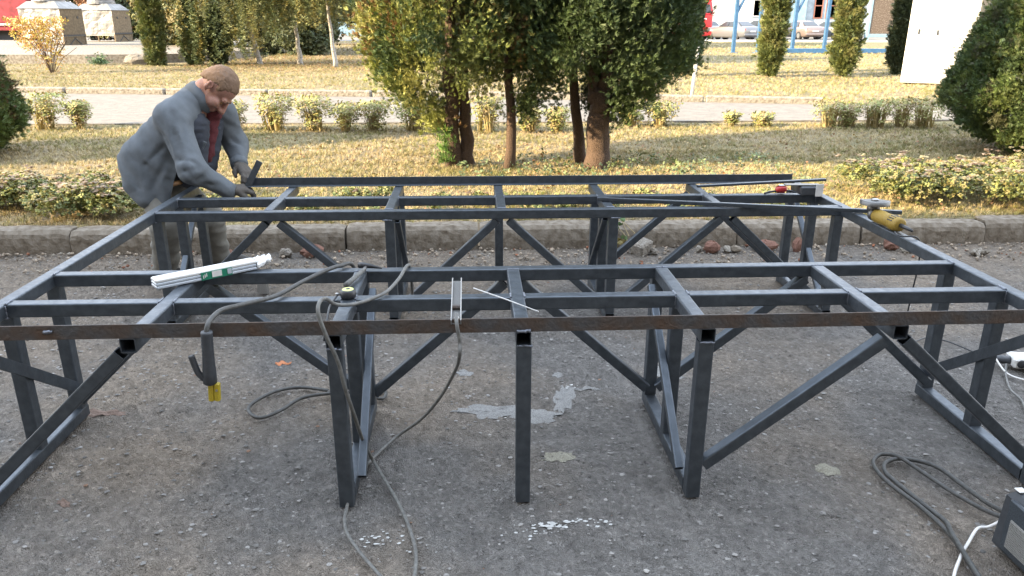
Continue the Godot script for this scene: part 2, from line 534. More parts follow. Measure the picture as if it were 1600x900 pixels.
func bench_frame():
	var f := thing("steel_platform", "long grey welded platform frame of square steel tubes on braced legs", "platform", Vector3(0, 0, 0))
	var y := TOP - T / 2
	var fwd := Vector3(0, 0, 1)
	steel(f, "side_beam", Vector3(XL, y, -0.004), Vector3(XL, y, -2.272))
	steel(f, "side_beam", Vector3(XR, y, -0.004), Vector3(XR, y, -2.272))
	# the two inner long rails, and the spacers between the joists
	for z in [-0.656, -1.639]:
		steel(f, "long_rail", Vector3(XL + T / 2, y, z), Vector3(XR - T / 2, y, z))
	for row in [[-0.338, JN], [-1.946, JF]]:
		var xs := [XL]; xs.append_array(row[1]); xs.append(XR)
		for i in 6:
			var dy := rng.randf_range(-0.0015, 0.001)
			steel(f, "spacer", Vector3(xs[i] + T / 2, y + dy, row[0] + rng.randf_range(-.003, .003)), Vector3(xs[i + 1] - T / 2, y + dy, row[0] + rng.randf_range(-.003, .003)))
	for i in 5:
		var a: float = JN[i]
		steel(f, "joist", Vector3(a, y, 0.0), Vector3(a, y, -0.632))
		for s in [-1, 1]:
			weld(f, Vector3(a + s * T / 2, TOP, -0.318), Vector3(a + s * T / 2, TOP, -0.358))
			weld(f, Vector3(a + s * 0.002, TOP, -0.632), Vector3(a + s * 0.022, TOP, -0.633))
		a = JF[i]
		steel(f, "joist", Vector3(a, y, -1.663), Vector3(a, y, -2.272))
		for s in [-1, 1]: weld(f, Vector3(a + s * T / 2, TOP, -1.93), Vector3(a + s * T / 2, TOP, -1.965))
		weld(f, Vector3(a - 0.02, TOP, -1.663), Vector3(a + 0.02, TOP, -1.662))
	for x in [XL, XR]:
		var s := -signf(x)
		for z in [-0.338, -0.656, -1.639, -1.946]: weld(f, Vector3(x + s * T / 2, TOP, z - 0.02), Vector3(x + s * T / 2, TOP, z + 0.02), 0.0045)
	# the brown angle bar tacked upright along the front ends
	var g := Geo.new()
	g.box(Transform3D(Basis(), Vector3(0, TOP + 0.023, -0.0022)), Vector3(3.66, 0.046, 0.0044), 0.001)
	g.box(Transform3D(Basis(), Vector3(0, TOP + 0.0028, -0.0265)), Vector3(3.66, 0.0042, 0.043), 0.001)
	var ab := part("angle_bar", g, M.rusty, f)
	ab.set_meta("label", "rust brown angle bar tacked upright along the front edge")
	weld(f, Vector3(-1.45, TOP + 0.026, 0.002), Vector3(-1.425, TOP + 0.027, 0.002), 0.006)
	weld(f, Vector3(0.006, TOP + 0.004, 0.003), Vector3(-0.034, TOP + 0.002, 0.003), 0.006)
	# legs with their floor runners
	var zl := 0.60
	for q in [[XL, -0.672, -0.36, false], [-0.598, -0.656, -0.36, true], [0.566, -0.69, -0.37, true], [XR, -0.70, -0.37, false]]:
		var x: float = q[0]
		var ly := TOP - T
		var zb := 0.0 if q[3] else 0.02
		steel(f, "floor_runner", Vector3(x, T / 2, -0.052), Vector3(x, T / 2, q[1] - 0.024))
		steel(f, "leg", Vector3(x, T, q[1]), Vector3(x, ly, q[1]), T, T, fwd)
		steel(f, "leg", Vector3(x, T, q[2]), Vector3(x, ly, q[2]), T, T, fwd)
		steel(f, "leg", Vector3(x, 0.0, -0.026), Vector3(x, ly - 0.002, -0.026), T, T, fwd)
		# the far half is its mirror image
		steel(f, "floor_runner", Vector3(x * 0.985, T / 2, -1.61), Vector3(x * 0.985, T / 2, -2.22))
		for z in [-1.639, -1.946]: steel(f, "leg", Vector3(x * 0.985, T, z), Vector3(x * 0.985, ly, z), T, T, fwd)
		steel(f, "leg", Vector3(x * 0.985, 0, -2.246), Vector3(x * 0.985, ly, -2.246), T, T, fwd)
	steel(f, "leg", Vector3(-0.012, 0, -0.026), Vector3(-0.012, TOP - T - 0.002, -0.026), T, T, fwd)
	steel(f, "leg", Vector3(-0.012, 0, -2.246), Vector3(-0.012, TOP - T, -2.246), T, T, fwd)
	for x in [XL, -0.598, -0.012, 0.566, XR]:
		for z in [-0.002, -0.316, -1.617]:
			if (x == -0.012) != (z == -0.002) and x == -0.012: continue
			weld(f, Vector3(x - T / 2, TOP - T, z), Vector3(x + T / 2, TOP - T - 0.001, z), 0.0045)
	for row in [[-0.313, JN], [-1.921, JF]]:
		var e := [XL]; e.append_array(row[1]); e.append(XR)
		for i in 6:
			weld(f, Vector3(e[i] + T / 2, TOP - 0.004, row[0]), Vector3(e[i] + T / 2, TOP - T + 0.004, row[0]), 0.003)
			weld(f, Vector3(e[i + 1] - T / 2, TOP - 0.004, row[0]), Vector3(e[i + 1] - T / 2, TOP - T + 0.004, row[0]), 0.003)
	# diagonals of the long sides: [x under the joist, x at the foot]
	var B := 0.04
	var topy := TOP - T - 0.012
	var W := [[-1.245, -1.735], [-1.18, -0.632], [-0.046, -0.567], [0.018, 0.534], [1.155, 0.598], [1.218, 1.735]]
	for q in W:
		var s := signf(q[1] - q[0])
		steel(f, "brace", Vector3(q[0], topy, -0.656), Vector3(q[1] + s * 0.01, 0.085, -0.665), B, B, fwd)
		steel(f, "brace", Vector3(q[0] * 0.97, topy, -1.639), Vector3(q[1] * 0.985, 0.085, -1.639), B, B, fwd)
	for q in [[-1.25, -1.735], [1.15, 0.596], [1.22, 1.735]]:
		steel(f, "brace", Vector3(q[0], topy, -0.03), Vector3(q[1], 0.10 if q[1] > 1 or q[1] < -1 else 0.115, -0.03), B, B, fwd)
		steel(f, "brace", Vector3(q[0] * 0.97, topy, -2.24), Vector3(q[1] * 0.985, 0.085, -2.24), B, B, fwd)
	# braces across the frame: on the inner lines they rise to the middle, at the ends to the outside
	var side := Vector3(1, 0, 0)
	for x in [-0.556, 0.524]:
		steel(f, "cross_brace", Vector3(x + 0.002, TOP - T - 0.02, -0.61), Vector3(x + 0.005, 0.075, -0.065), 0.026, 0.03, side)
		steel(f, "cross_brace", Vector3(x, TOP - T - 0.02, -1.69), Vector3(x, 0.075, -2.20), 0.026, 0.03, side)
	for x in [XL, XR]:
		var s := -signf(x)
		var gg := Geo.new()
		gg.bar(Vector3(x + s * 0.03, 0.085, -0.725), Vector3(x + s * 0.03, TOP - 0.05, -0.05), 0.042, 0.008, side, 0.001)
		part("flat_brace", gg, M.steel, f)
		steel(f, "cross_brace", Vector3(x * 0.985, TOP - T - 0.02, -2.20), Vector3(x * 0.985, 0.075, -1.69), 0.026, 0.03, side)

# ---------------------------------------------------------------- foliage
func leaf_quad(g: Geo, a: Vector3, d: Vector3, side: Vector3, w: float, bend: Vector3):
	var m := a + d * 0.5 + bend
	g.tri(a, m + side * w, a + d); g.tri(a, a + d, m - side * w)

func spray(fingers := 9, seed_ := 1) -> Mesh:             # a flat fan of scale-leaved twigs, 1 m long, along +y
	var g := Geo.new()
	var r := RandomNumberGenerator.new(); r.seed = seed_
	for i in fingers:
		var t := i / (fingers - 1.0)
		var an := lerpf(-0.95, 0.95, t) + r.randf_range(-.1, .1)
		var l := lerpf(0.95, 0.55, absf(t - 0.5) * 2.0) * r.randf_range(0.8, 1.05)
		var d := Vector3(sin(an), cos(an), r.randf_range(-.25, .25)) * l
		var a := Vector3(0, 0.12 * (1.0 - absf(t - 0.5) * 2.0), 0)
		leaf_quad(g, a, d, Vector3(cos(an), -sin(an), 0), 0.043, Vector3(0, 0, r.randf_range(-.08, .08)))
	return g.mesh()

func needles(k := 9, seed_ := 2) -> Mesh:                 # upright plume of thin shoots
	var g := Geo.new()
	var r := RandomNumberGenerator.new(); r.seed = seed_
	for i in k:
		var an := r.randf() * TAU
		var tilt := r.randf_range(0.1, 0.55)
		var d := Vector3(cos(an) * sin(tilt), cos(tilt), sin(an) * sin(tilt)) * r.randf_range(0.6, 1.0)
		leaf_quad(g, Vector3(0, r.randf() * 0.25, 0), d, d.cross(Vector3(r.randf(), r.randf(), r.randf())).normalized(), 0.06, Vector3.ZERO)
	return g.mesh()

func leaves(k := 6, seed_ := 3, wide := 0.26, spread := 1.0) -> Mesh:   # loose cluster of oval leaves
	var g := Geo.new()
	var r := RandomNumberGenerator.new(); r.seed = seed_
	for i in k:
		var p := Vector3(r.randf_range(-.7, .7), r.randf_range(-.7, .7), r.randf_range(-.7, .7)) * spread
		var d := Vector3(r.randf_range(-1, 1), r.randf_range(-.6, .5), r.randf_range(-1, 1)).normalized() * r.randf_range(0.6, 1.0)
		var s := d.cross(Vector3(r.randf_range(-.4, .4), 1, r.randf_range(-.4, .4))).normalized()
		var u := s.cross(d.normalized()) * 0.12
		var m1 := p + d * 0.35 + u; var m2 := p + d * 0.72 + u
		g.tri(p, m1 + s * wide, m1 - s * wide)
		g.quad(m1 + s * wide, m2 + s * wide * 0.8, m2 - s * wide * 0.8, m1 - s * wide)
		g.tri(m2 + s * wide * 0.8, p + d, m2 - s * wide * 0.8)
	return g.mesh()

func tuft(k := 8, seed_ := 4, lean := 0.8) -> Mesh:
	var g := Geo.new()
	var r := RandomNumberGenerator.new(); r.seed = seed_
	for i in k:
		var an := r.randf() * TAU
		var l := r.randf_range(0.2, lean)
		var h := r.randf_range(0.5, 1.0)
		var o := Vector3(cos(an), 0, sin(an))
		var s := Vector3(-o.z, 0, o.x) * 0.034
		var b := o * r.randf() * 0.25
		var m := b + o * l * 0.35 + Vector3(0, h * 0.62, 0)
		g.quad(b - s, b + s, m + s * 0.7, m - s * 0.7)
		g.tri(m - s * 0.7, m + s * 0.7, b + o * l + Vector3(0, h, 0))
	return g.mesh()

func up_basis(y: Vector3, s: float, r: RandomNumberGenerator) -> Basis:
	y = y.normalized()
	var x := y.cross(Vector3(r.randf_range(-1, 1), r.randf_range(-1, 1), r.randf_range(-1, 1))).normalized()
	return Basis(x, y, x.cross(y)).scaled(Vector3.ONE * s)

# fills xf and cs with sprays in clumps on a shell round the y axis through at
func shell(xf: Array, cs: Array, at: Vector3, prof: Callable, h0: float, h1: float, clumps: int, per: int, spread: float, size: float, pal: Array, r: RandomNumberGenerator, inner := 0.72, lift := 0.5, droop := 0.0, low_side := 0):
	var rmax := 0.01
	for i in 20: rmax = maxf(rmax, prof.call(lerpf(h0, h1, i / 19.0)))
	var made := 0
	var guard := 0
	while made < clumps and guard < clumps * 30:
		guard += 1
		var h := r.randf_range(h0, h1)
		var rad: float = prof.call(h)
		if rad < 0.02 or r.randf() > rad / rmax + 0.1: continue
		var an := r.randf() * TAU
		var o := Vector3(cos(an), 0, sin(an))
		if low_side and h < 1.15 and (o.z > 0.1 and absf(o.x) < 0.75 or o.x * low_side < -0.2) and r.randf() < (1.3 - h) * 1.6: continue
		made += 1
		var c := at + Vector3(0, h, 0) + o * rad * lerpf(inner, 1.0, sqrt(r.randf()))
		var base: Color = pal[r.randi() % pal.size()]
		var sz := size * r.randf_range(0.75, 1.25)
		for k in per:
			var p := c + Vector3(r.randfn(), r.randfn() * 1.2, r.randfn()) * spread * 0.55
			var d := o * r.randf_range(0.3, 1.0) + Vector3(r.randfn() * 0.35, lift + r.randfn() * 0.35 - droop, r.randfn() * 0.35)
			xf.append(Transform3D(up_basis(d, sz * r.randf_range(0.7, 1.2), r), p))
			var v := r.randf_range(0.72, 1.3)
			cs.append(Color(base.r * v, base.g * v, base.b * v))

func trunk(parent: Node, called: String, pts: Array, r0: float, r1: float, m: Material, sides := 9, sd := 1):
	var g := Geo.new(true)
	var f := fnl(sd, 3.0)
	var pp := PackedVector3Array(); var rr := []
	var n := 14
	for i in n:
		var t := i / (n - 1.0) * (pts.size() - 1)
		var k := mini(int(t), pts.size() - 2)
		var p: Vector3 = pts[k].lerp(pts[k + 1], t - k)
		pp.append(p + Vector3(f.get_noise_1d(p.y * 1.5), 0, f.get_noise_1d(p.y * 1.5 + 50)) * r0 * 0.5)
		var flare := 1.0 + 0.28 * exp(-i * 0.9)
		rr.append(lerpf(r0, r1, i / (n - 1.0)) * flare * (1.0 + f.get_noise_1d(p.y * 4.0 + 9) * 0.12))
	g.sweep(pp, rr, sides)
	return part(called, g, m, parent)

func conifer(called: String, label: String, group: String, at: Vector3, stems: Array, prof: Callable, low: Array, high: Array, pal: Array, sd: int, mesh: Mesh, bark: Material = null, low_side := 0) -> Node3D:
	# low/high: [h0, h1, clumps, per clump, spread, size]
	var t := thing(called, label, "tree", at, group)
	var r := RandomNumberGenerator.new(); r.seed = sd
	for s in stems: trunk(t, "trunk", s[0], s[1], s[2], bark if bark else M.bark, 9, sd)
	var xf := []; var cs := []
	for L in [low, high]:
		if L: shell(xf, cs, Vector3.ZERO, prof, L[0], L[1], L[2], L[3], L[4], L[5], pal, r, L[6] if L.size() > 6 else 0.6, 0.5, 0.0, low_side)
	many("crown", mesh, M.leaf, xf, cs, t)
	return t

func trees():
	var fan := spray(11, 5)
	var plume := needles(10, 6)
	var green := [Color(0.08, 0.122, 0.042), Color(0.10, 0.148, 0.044), Color(0.07, 0.11, 0.046), Color(0.13, 0.165, 0.048)]
	var autumn_sunlit := green + [Color(0.34, 0.36, 0.11), Color(0.36, 0.35, 0.115), Color(0.28, 0.33, 0.10), Color(0.33, 0.35, 0.12), Color(0.35, 0.35, 0.13), Color(0.14, 0.17, 0.05), Color(0.22, 0.24, 0.07), Color(0.25, 0.15, 0.06)]  # autumn tones, with the sunlight on the leftmost thuja painted in as pale yellows
	var mixed := green + green + [Color(0.13, 0.14, 0.045), Color(0.14, 0.10, 0.045)]
	var V := func(x, y, z) -> Vector3: return Vector3(x, y, z)
	var p1 := func(h: float) -> float: return 0.0 if h < 0.30 else (0.62 * clampf((h - 0.30) / 0.75, 0.0, 1.0) + 0.42 * clampf(h - 0.25, 0.0, 0.9)) * clampf((5.4 - h) / 2.6, 0.0, 1.0)
	var g1 := "thuja trees growing together on the lawn"
	conifer("thuja_tree", "leftmost thuja, browning, with sunlit yellow green painted in, on a double reddish trunk", g1, V.call(-0.36, KY, -5.52),
		[[[V.call(0.0, -0.05, 0.02), V.call(-0.01, 0.9, 0.0), V.call(0.02, 2.0, 0.0), V.call(0.0, 4.6, 0.0)], 0.078, 0.02], [[V.call(0.135, -0.05, -0.03), V.call(0.13, 0.9, -0.05), V.call(0.1, 2.4, -0.1)], 0.07, 0.03]],
		func(h): return p1.call(h) * 0.84, [0.36, 2.3, 330, 95, 0.13, 0.06], [2.2, 5.4, 170, 22, 0.2, 0.16], autumn_sunlit, 31, fan, null, -1)
	conifer("thuja_tree", "slim middle thuja with a thin straight trunk between its neighbours", g1, V.call(0.21, KY, -5.3),
		[[[V.call(0, -0.05, 0), V.call(-0.01, 0.9, 0), V.call(-0.04, 2.2, 0), V.call(-0.02, 4.4, 0)], 0.05, 0.015]],
		func(h): return 0.0 if h < 0.42 else 0.40 * clampf((h - 0.42) / 0.5, 0.25, 1.0) * clampf((5.0 - h) / 2.0, 0.0, 1.0), [0.5, 2.3, 135, 90, 0.12, 0.058], [2.2, 5.0, 80, 22, 0.2, 0.15], mixed, 32, fan, null, 2)
	conifer("thuja_tree", "thuja on a dark trunk leaning left beside the thickest trunk", g1, V.call(0.95, KY, -5.6),
		[[[V.call(0.0, -0.05, 0), V.call(-0.05, 0.4, 0), V.call(-0.13, 1.0, 0), V.call(-0.17, 1.6, 0), V.call(-0.1, 3.6, 0)], 0.06, 0.02]],
		func(h): return 0.0 if h < 0.62 else 0.5 * clampf((h - 0.55) / 0.6, 0.2, 1.0) * clampf((4.8 - h) / 2.0, 0.0, 1.0), [0.62, 2.3, 140, 90, 0.12, 0.058], [2.2, 4.8, 80, 22, 0.2, 0.15], mixed, 33, fan, null, 2)
	conifer("thuja_tree", "rightmost thuja in green darkened for shade, on the thickest trunk, forked above", g1, V.call(1.07, KY, -5.34),
		[[[V.call(0, -0.05, 0), V.call(-0.01, 0.45, 0), V.call(-0.02, 0.72, 0)], 0.118, 0.10], [[V.call(-0.05, 0.66, 0.0), V.call(-0.09, 0.95, 0), V.call(-0.14, 1.5, 0), V.call(-0.15, 3.0, 0)], 0.055, 0.02], [[V.call(0.02, 0.66, 0.0), V.call(0.05, 0.95, 0), V.call(0.06, 1.6, 0), V.call(0.08, 4.8, 0)], 0.078, 0.02]],
		func(h): return p1.call(h) * 0.85, [0.42, 2.3, 340, 95, 0.13, 0.06], [2.2, 5.4, 170, 22, 0.2, 0.16], [green[0], green[1], green[2], green[0] * 0.85, green[2] * 0.9], 34, fan, null, 1)  # darker greens only: shade from the trees on its left, put into the colour
	# clipped globes at both edges
	var gl := func(h: float) -> float: return 1.22 * pow(clampf(h / 0.55, 0.0, 1.0), 0.5) * pow(clampf((2.75 - h) / 2.2, 0.0, 1.0), 0.62)
	conifer("globe_thuja", "big dense globe thuja filling the right edge", "", V.call(6.3, KY, -6.0), [[[V.call(0, -.05, 0), V.call(0, 1.9, 0)], 0.07, 0.02]],
		gl, [0.02, 2.7, 1500, 75, 0.085, 0.055, 0.86], [], green + green + [Color(0.10, 0.13, 0.045), Color(0.085, 0.09, 0.045)], 35, fan)
	var gs := func(h: float) -> float: return 0.86 * pow(clampf((h + 0.02) / 0.42, 0.0, 1.0), 0.5) * pow(clampf((2.2 - h) / 1.9, 0.0, 1.0), 0.8)
	conifer("globe_thuja", "dense green thuja bush cut by the left edge", "", V.call(-5.80, KY, -6.25), [[[V.call(0, -.05, 0), V.call(0, 1.5, 0)], 0.06, 0.02]],
		gs, [0.02, 2.15, 760, 75, 0.085, 0.055, 0.86], [], green + [Color(0.09, 0.125, 0.035), Color(0.12, 0.08, 0.04)], 36, fan)
	# columnar junipers
	var jp := [Color(0.13, 0.155, 0.05), Color(0.16, 0.18, 0.05), Color(0.10, 0.13, 0.05), Color(0.19, 0.19, 0.07)]
	var col := func(w: float, top: float) -> Callable: return func(h: float) -> float: return w * clampf(0.35 + h * 1.1, 0.0, 1.0) * clampf((top - h) / (top * 0.55), 0.0, 1.0)
	var cg := "columnar junipers on the far lawn"
	for q in [["tall narrow juniper leaning left in front of the metal hoods", -9.95, -23.3, 0.27, 4.2, -0.02, 0], ["short bushy juniper with a pointed yellow tip beside the birch", -8.95, -23.8, 0.27, 2.1, 0.0, 0], ["darker juniper standing close behind the short pointed one", -8.3, -24.2, 0.34, 1.75, 0.0, 1], ["juniper with shade painted into its dark green behind the leaning white post", 5.62, -18.7, 0.14, 3.8, 0.0, 1], ["juniper column between the first and second blue posts", 7.62, -18.3, 0.235, 4.2, 0.0, 0], ["juniper column at the right end of the blue frame", 9.5, -18.1, 0.25, 4.2, 0.03, 0], ["dark juniper column touching the white cabinet", 11.43, -19.0, 0.17, 4.4, 0.06, 1]]:
		var pal := [Color(0.055, 0.075, 0.035), Color(0.07, 0.085, 0.04)] if q[6] else jp  # darker leaf colours; on the shaded juniper they stand in for shade
		var lo := minf(2.2, q[4] as float)
		conifer("juniper_tree", q[0], cg, V.call(q[1], KY, q[2]), [[[V.call(0, -.05, 0), V.call(0, 1.2, 0)], 0.05, 0.02]], col.call(q[3], q[4]), [0.03, lo, 150, 44, 0.11, 0.12, 0.4], ([2.1, q[4], 60, 24, 0.18, 0.2] if q[4] > 2.3 else []), pal, 40 + int(q[1] * 7), plume)
	# birches with hanging foliage
	var cl := leaves(7, 9, 0.3)
	var bp := [Color(0.16, 0.18, 0.07), Color(0.20, 0.21, 0.09), Color(0.12, 0.15, 0.06), Color(0.26, 0.23, 0.08), Color(0.10, 0.13, 0.06)]
	for q in [["birch with a pale leaning trunk right of the junipers", [V.call(0.05, -.05, 0), V.call(-0.03, 0.3, 0), V.call(-0.19, 1.4, 0), V.call(-0.3, 3, 0), V.call(-0.3, 6, 0)], -7.0, -24.0, 0.09, 2.3, 0.75], ["birch with the white straight trunk above the dry leaf bed", [V.call(0.0, -.05, 0), V.call(-0.03, 0.6, 0), V.call(-0.09, 1.7, 0), V.call(-0.06, 6, 0)], -5.65, -23.9, 0.085, 1.7, 1.35], ["thin white birch trunk next to the thujas", [V.call(0.0, -.05, 0), V.call(-0.06, 0.9, 0), V.call(-0.16, 2.2, 0), V.call(-0.2, 6, 0)], -4.28, -22.4, 0.065, 1.3, 1.4]]:
		var t := thing("birch_tree", q[0], "tree", V.call(q[2], KY, q[3]), "birches on the far lawn")
		trunk(t, "trunk", q[1], q[4], 0.03, M.birch, 9, int(q[2] * -9))
		var r := RandomNumberGenerator.new(); r.seed = int(q[2] * -31)
		var xf := []; var cs := []
		for i in 150:                                # hanging strands
			var an := r.randf() * TAU
			var rad := q[5] * sqrt(r.randf()) as float
			var bot := (q[6] as float) + r.randf_range(-0.3, 1.0) - (0.5 if q[6] < 1.0 and cos(an) < 0.2 else 0.0)
			var h := bot
			var base: Color = bp[r.randi() % bp.size()]
			while h < 3.4:
				var p := V.call(cos(an) * rad + r.randfn() * 0.06 - 0.1, h, sin(an) * rad + r.randfn() * 0.06) as Vector3
				xf.append(Transform3D(up_basis(Vector3(r.randfn() * .3, -1, r.randfn() * .3), r.randf_range(0.05, 0.085), r), p))
				var v := r.randf_range(0.7, 1.3)
				cs.append(Color(base.r * v, base.g * v, base.b * v))
				h += r.randf_range(0.03, 0.09)
		shell(xf, cs, Vector3.ZERO, func(h): return q[5] * 1.15 * clampf((7.0 - h) / 2.5, 0.0, 1.0), 3.2, 7.0, 110, 16, 0.4, 0.22, bp, r, 0.3)
		many("crown", cl, M.leaf, xf, cs, t)
	# dark trees and bushes closing the view on the left
	var dp := [Color(0.06, 0.08, 0.03), Color(0.085, 0.10, 0.035), Color(0.05, 0.065, 0.03), Color(0.14, 0.14, 0.045), Color(0.19, 0.15, 0.05)]
	var dn := [Color(0.05, 0.07, 0.03), Color(0.065, 0.08, 0.03), Color(0.09, 0.10, 0.04)]
	var big := leaves(9, 12, 0.3)
	var bg := "trees closing the view beyond the birches"
	for q in [["yellowing tree behind the right hood", -17.0, -46.0, 1.9, 0.5, 5.0, dp], ["leafy yellow green tree behind the leaning juniper", -13.2, -35.0, 1.6, 0.5, 6.0, dp], ["broad tree behind the short pointed juniper", -11.2, -33.0, 1.6, 0.7, 6.0, dp], ["dark spruce behind the first birch", -8.6, -33.0, 1.5, 0.25, 5.0, dn], ["dark low spruce behind the straight birch", -6.9, -31.5, 1.3, 0.3, 5.5, dn], ["tree crown high behind the thin birch", -4.5, -36.0, 2.1, 1.3, 7.0, dp], ["tree beyond the left thuja", -1.5, -38.0, 2.4, 0.8, 7.0, dp], ["tree far behind the middle thujas", 2.5, -40.0, 2.6, 0.5, 7.0, dn], ["reddish tree between the two hoods", -22.5, -50.0, 2.6, 0.4, 7.0, dp + [Color(0.22, 0.10, 0.05)]], ["far tree right of the thujas", 6.2, -44.0, 2.2, 0.4, 7.0, dn]]:
		var rr: float = q[3]
		var b0: float = q[4]
		var tp: float = q[5]
		conifer("broad_tree", q[0], bg, V.call(q[1], KY, q[2]), [[[V.call(0, -.05, 0), V.call(0.05, 1.5, 0), V.call(0, 3.5, 0)], 0.14, 0.05]], func(h): return rr * clampf((h - b0) / 0.8 + 0.35, 0.0, 1.0) * clampf((tp - h) / 2.5, 0.0, 1.0), [b0, 3.0, 190, 26, 0.35, 0.15, 0.3], [3.0, tp, 80, 20, 0.5, 0.3], q[6], int(q[1] * -5) + 90, big)

# ---------------------------------------------------------------- buildings
func slab(g: Geo, a: Vector3, b: Vector3, bev := 0.0):      # a box between two corners
	g.box(Transform3D(Basis(), (a + b) / 2), (b - a).abs(), bev)

func window_unit(p: Node, x0: float, x1: float, y0: float, y1: float, z: float, fm: Material, gm: Material, bars := 1):
	var g := Geo.new()
	var w := 0.09
	slab(g, Vector3(x0, y0, z), Vector3(x0 + w, y1, z + 0.06)); slab(g, Vector3(x1 - w, y0, z), Vector3(x1, y1, z + 0.06))
	slab(g, Vector3(x0 + w, y0, z), Vector3(x1 - w, y0 + w, z + 0.06)); slab(g, Vector3(x0 + w, y1 - w, z), Vector3(x1 - w, y1, z + 0.06))
	for i in bars:
		var yy := lerpf(y0, y1, (i + 1.0) / (bars + 1.0))
		slab(g, Vector3(x0 + w, yy - 0.04, z), Vector3(x1 - w, yy + 0.04, z + 0.05))
	var f := part("window", g, fm, p)
	g = Geo.new()
	slab(g, Vector3(x0 + w, y0 + w, z - 0.03), Vector3(x1 - w, y1 - w, z - 0.01))
	part("pane", g, gm, f)

func buildings():
	mat("wall_pale", Color(0.34, 0.40, 0.435), 0.9, 0.0, noises["soft"], 0.2)
	mat("wall_white", Color(0.52, 0.52, 0.51), 0.9, 0.0, noises["soft"], 0.2)
	mat("wall_blue", Color(0.24, 0.36, 0.44), 0.9, 0.0, noises["soft"], 0.2)
	mat("wall_dark", Color(0.55, 0.51, 0.44), 0.95, 0.0, noises["conc"], 0.5)
	mat("pane_dark", Color(0.03, 0.035, 0.04), 0.15)
	mat("frame_brown", Color(0.24, 0.10, 0.07), 0.6)
	mat("roof", Color(0.12, 0.11, 0.10), 0.9)
	mat("steel_blue", Color(0.04, 0.125, 0.25), 0.5, 0.0, noises["soft"], 0.6)
	mat("mosaic", Color(0.30, 0.27, 0.24), 0.9, 0.0, noise_tex("mos", FastNoiseLite.TYPE_CELLULAR, 0.07, 1, Color(0.4, 0.33, 0.27), Color(1, 0.98, 0.95)), 0.5)
	# the works hall behind the photographer, whose shadow covers the yard
	var b := thing("works_hall", "long brick works hall behind the viewer shading the yard", "building", Vector3(-22, 0, 9))
	var g := Geo.new()
	slab(g, Vector3(-58, 0, 0), Vector3(52, 13.7, 16))
	part("wall", g, M.wall_dark, b)
	g = Geo.new()
	slab(g, Vector3(-58.3, 13.703, -0.25), Vector3(52.3, 13.95, 16.3))
	part("roof", g, M.roof, b)
	for i in 24:
		for k in 3:
			window_unit(b, -55.0 + i * 4.4, -52.2 + i * 4.4, 1.6 + k * 4.4, 4.4 + k * 4.4, -0.04, M.frame_brown, M.pane_dark, 2)
	# pale office building at the far right
	b = thing("office_building", "pale blue white building beyond the parked cars", "building", Vector3(30, KY, -76))
	g = Geo.new()
	slab(g, Vector3(-13, 0, -10), Vector3(-3.9, 8.0, 2.0))
	part("wall", g, M.wall_white, b)
	g = Geo.new()
	slab(g, Vector3(-3.9, 0, -10), Vector3(8.2, 8.0, 2.4))
	part("wall", g, M.wall_pale, b)
	g = Geo.new()
	slab(g, Vector3(-13.3, 8.002, -10.3), Vector3(8.5, 8.3, 2.8))
	part("roof", g, M.roof, b)
	g = Geo.new()
	slab(g, Vector3(-0.2, 0, 2.402), Vector3(1.5, 7.9, 2.75), 0.02)
	part("pilaster", g, M.wall_blue, b)
	for q in [[-3.55, -2.75], [-2.45, -1.65]]: window_unit(b, q[0], q[1], 1.75, 3.3, 2.41, M.frame_brown if q[0] > 0 else M.white, M.pane_dark, 0)
	for q in [[2.35, 3.2], [3.5, 4.6]]: window_unit(b, q[0], q[1], 1.6, 3.9, 2.41, M.frame_brown, M.pane_dark, 1)
	# low blue shed seen under the birches
	b = thing("blue_shed", "light blue shed far behind the birches", "building", Vector3(-12, KY, -72))
	g = Geo.new()
	slab(g, Vector3(-7, 0, -5), Vector3(14, 3.2, 0))
	part("wall", g, M.wall_blue, b)
	g = Geo.new()
	slab(g, Vector3(-7.2, 3.202, -5.2), Vector3(14.2, 3.4, 0.3))
	part("roof", g, M.roof, b)
	# mosaic panel in a blue frame
	b = thing("mosaic_panel", "pebble mosaic wall panel in a light blue frame", "wall panel", Vector3(31.6, KY, -59))
	g = Geo.new()
	slab(g, Vector3(-1.0, 0.45, -0.15), Vector3(1.15, 4.4, 0.15))
	part("panel", g, M.mosaic, b)
	for q in [[-1.2, -1.0], [1.15, 1.35]]:
		g = Geo.new()
		slab(g, Vector3(q[0], 0, -0.2), Vector3(q[1], 4.5, 0.2), 0.01)
		part("frame_post", g, M.wall_blue, b)
	g = Geo.new()
	slab(g, Vector3(-1.0, 0.2, -0.18), Vector3(1.15, 0.45, 0.18), 0.01)
	part("frame_rail", g, M.wall_blue, b)
	# white cabinet
	b = thing("white_cabinet", "tall white metal cabinet beside the right globe thuja", "cabinet", Vector3(10.45, KY, -15.5), "", -0.5)
	g = Geo.new()
	slab(g, Vector3(-0.70, 0.02, -0.9), Vector3(1.15, 2.6, -0.03), 0.01)
	part("body", g, M.white, b)
	g = Geo.new()
	slab(g, Vector3(-0.695, 0.06, -0.026), Vector3(0.66, 2.55, 0.0), 0.006)
	var d := part("door", g, M.white, b)
	for q in [[-0.5, 1.1], [-0.12, 1.08], [0.25, 0.25]]:
		g = Geo.new()
		slab(g, Vector3(q[0], q[1], 0.002), Vector3(q[0] + 0.035, q[1] + 0.11, 0.022), 0.004)
		part("latch", g, M.plastic_grey, d)
	g = Geo.new()
	slab(g, Vector3(0.67, 0.04, -0.028), Vector3(0.83, 2.57, 0.03), 0.008)
	part("post", g, M.tool_metal, b)
	g = Geo.new()
	slab(g, Vector3(0.86, 1.55, -0.028), Vector3(1.13, 2.5, -0.005), 0.005)
	part("side_door", g, M.wall_pale, b)

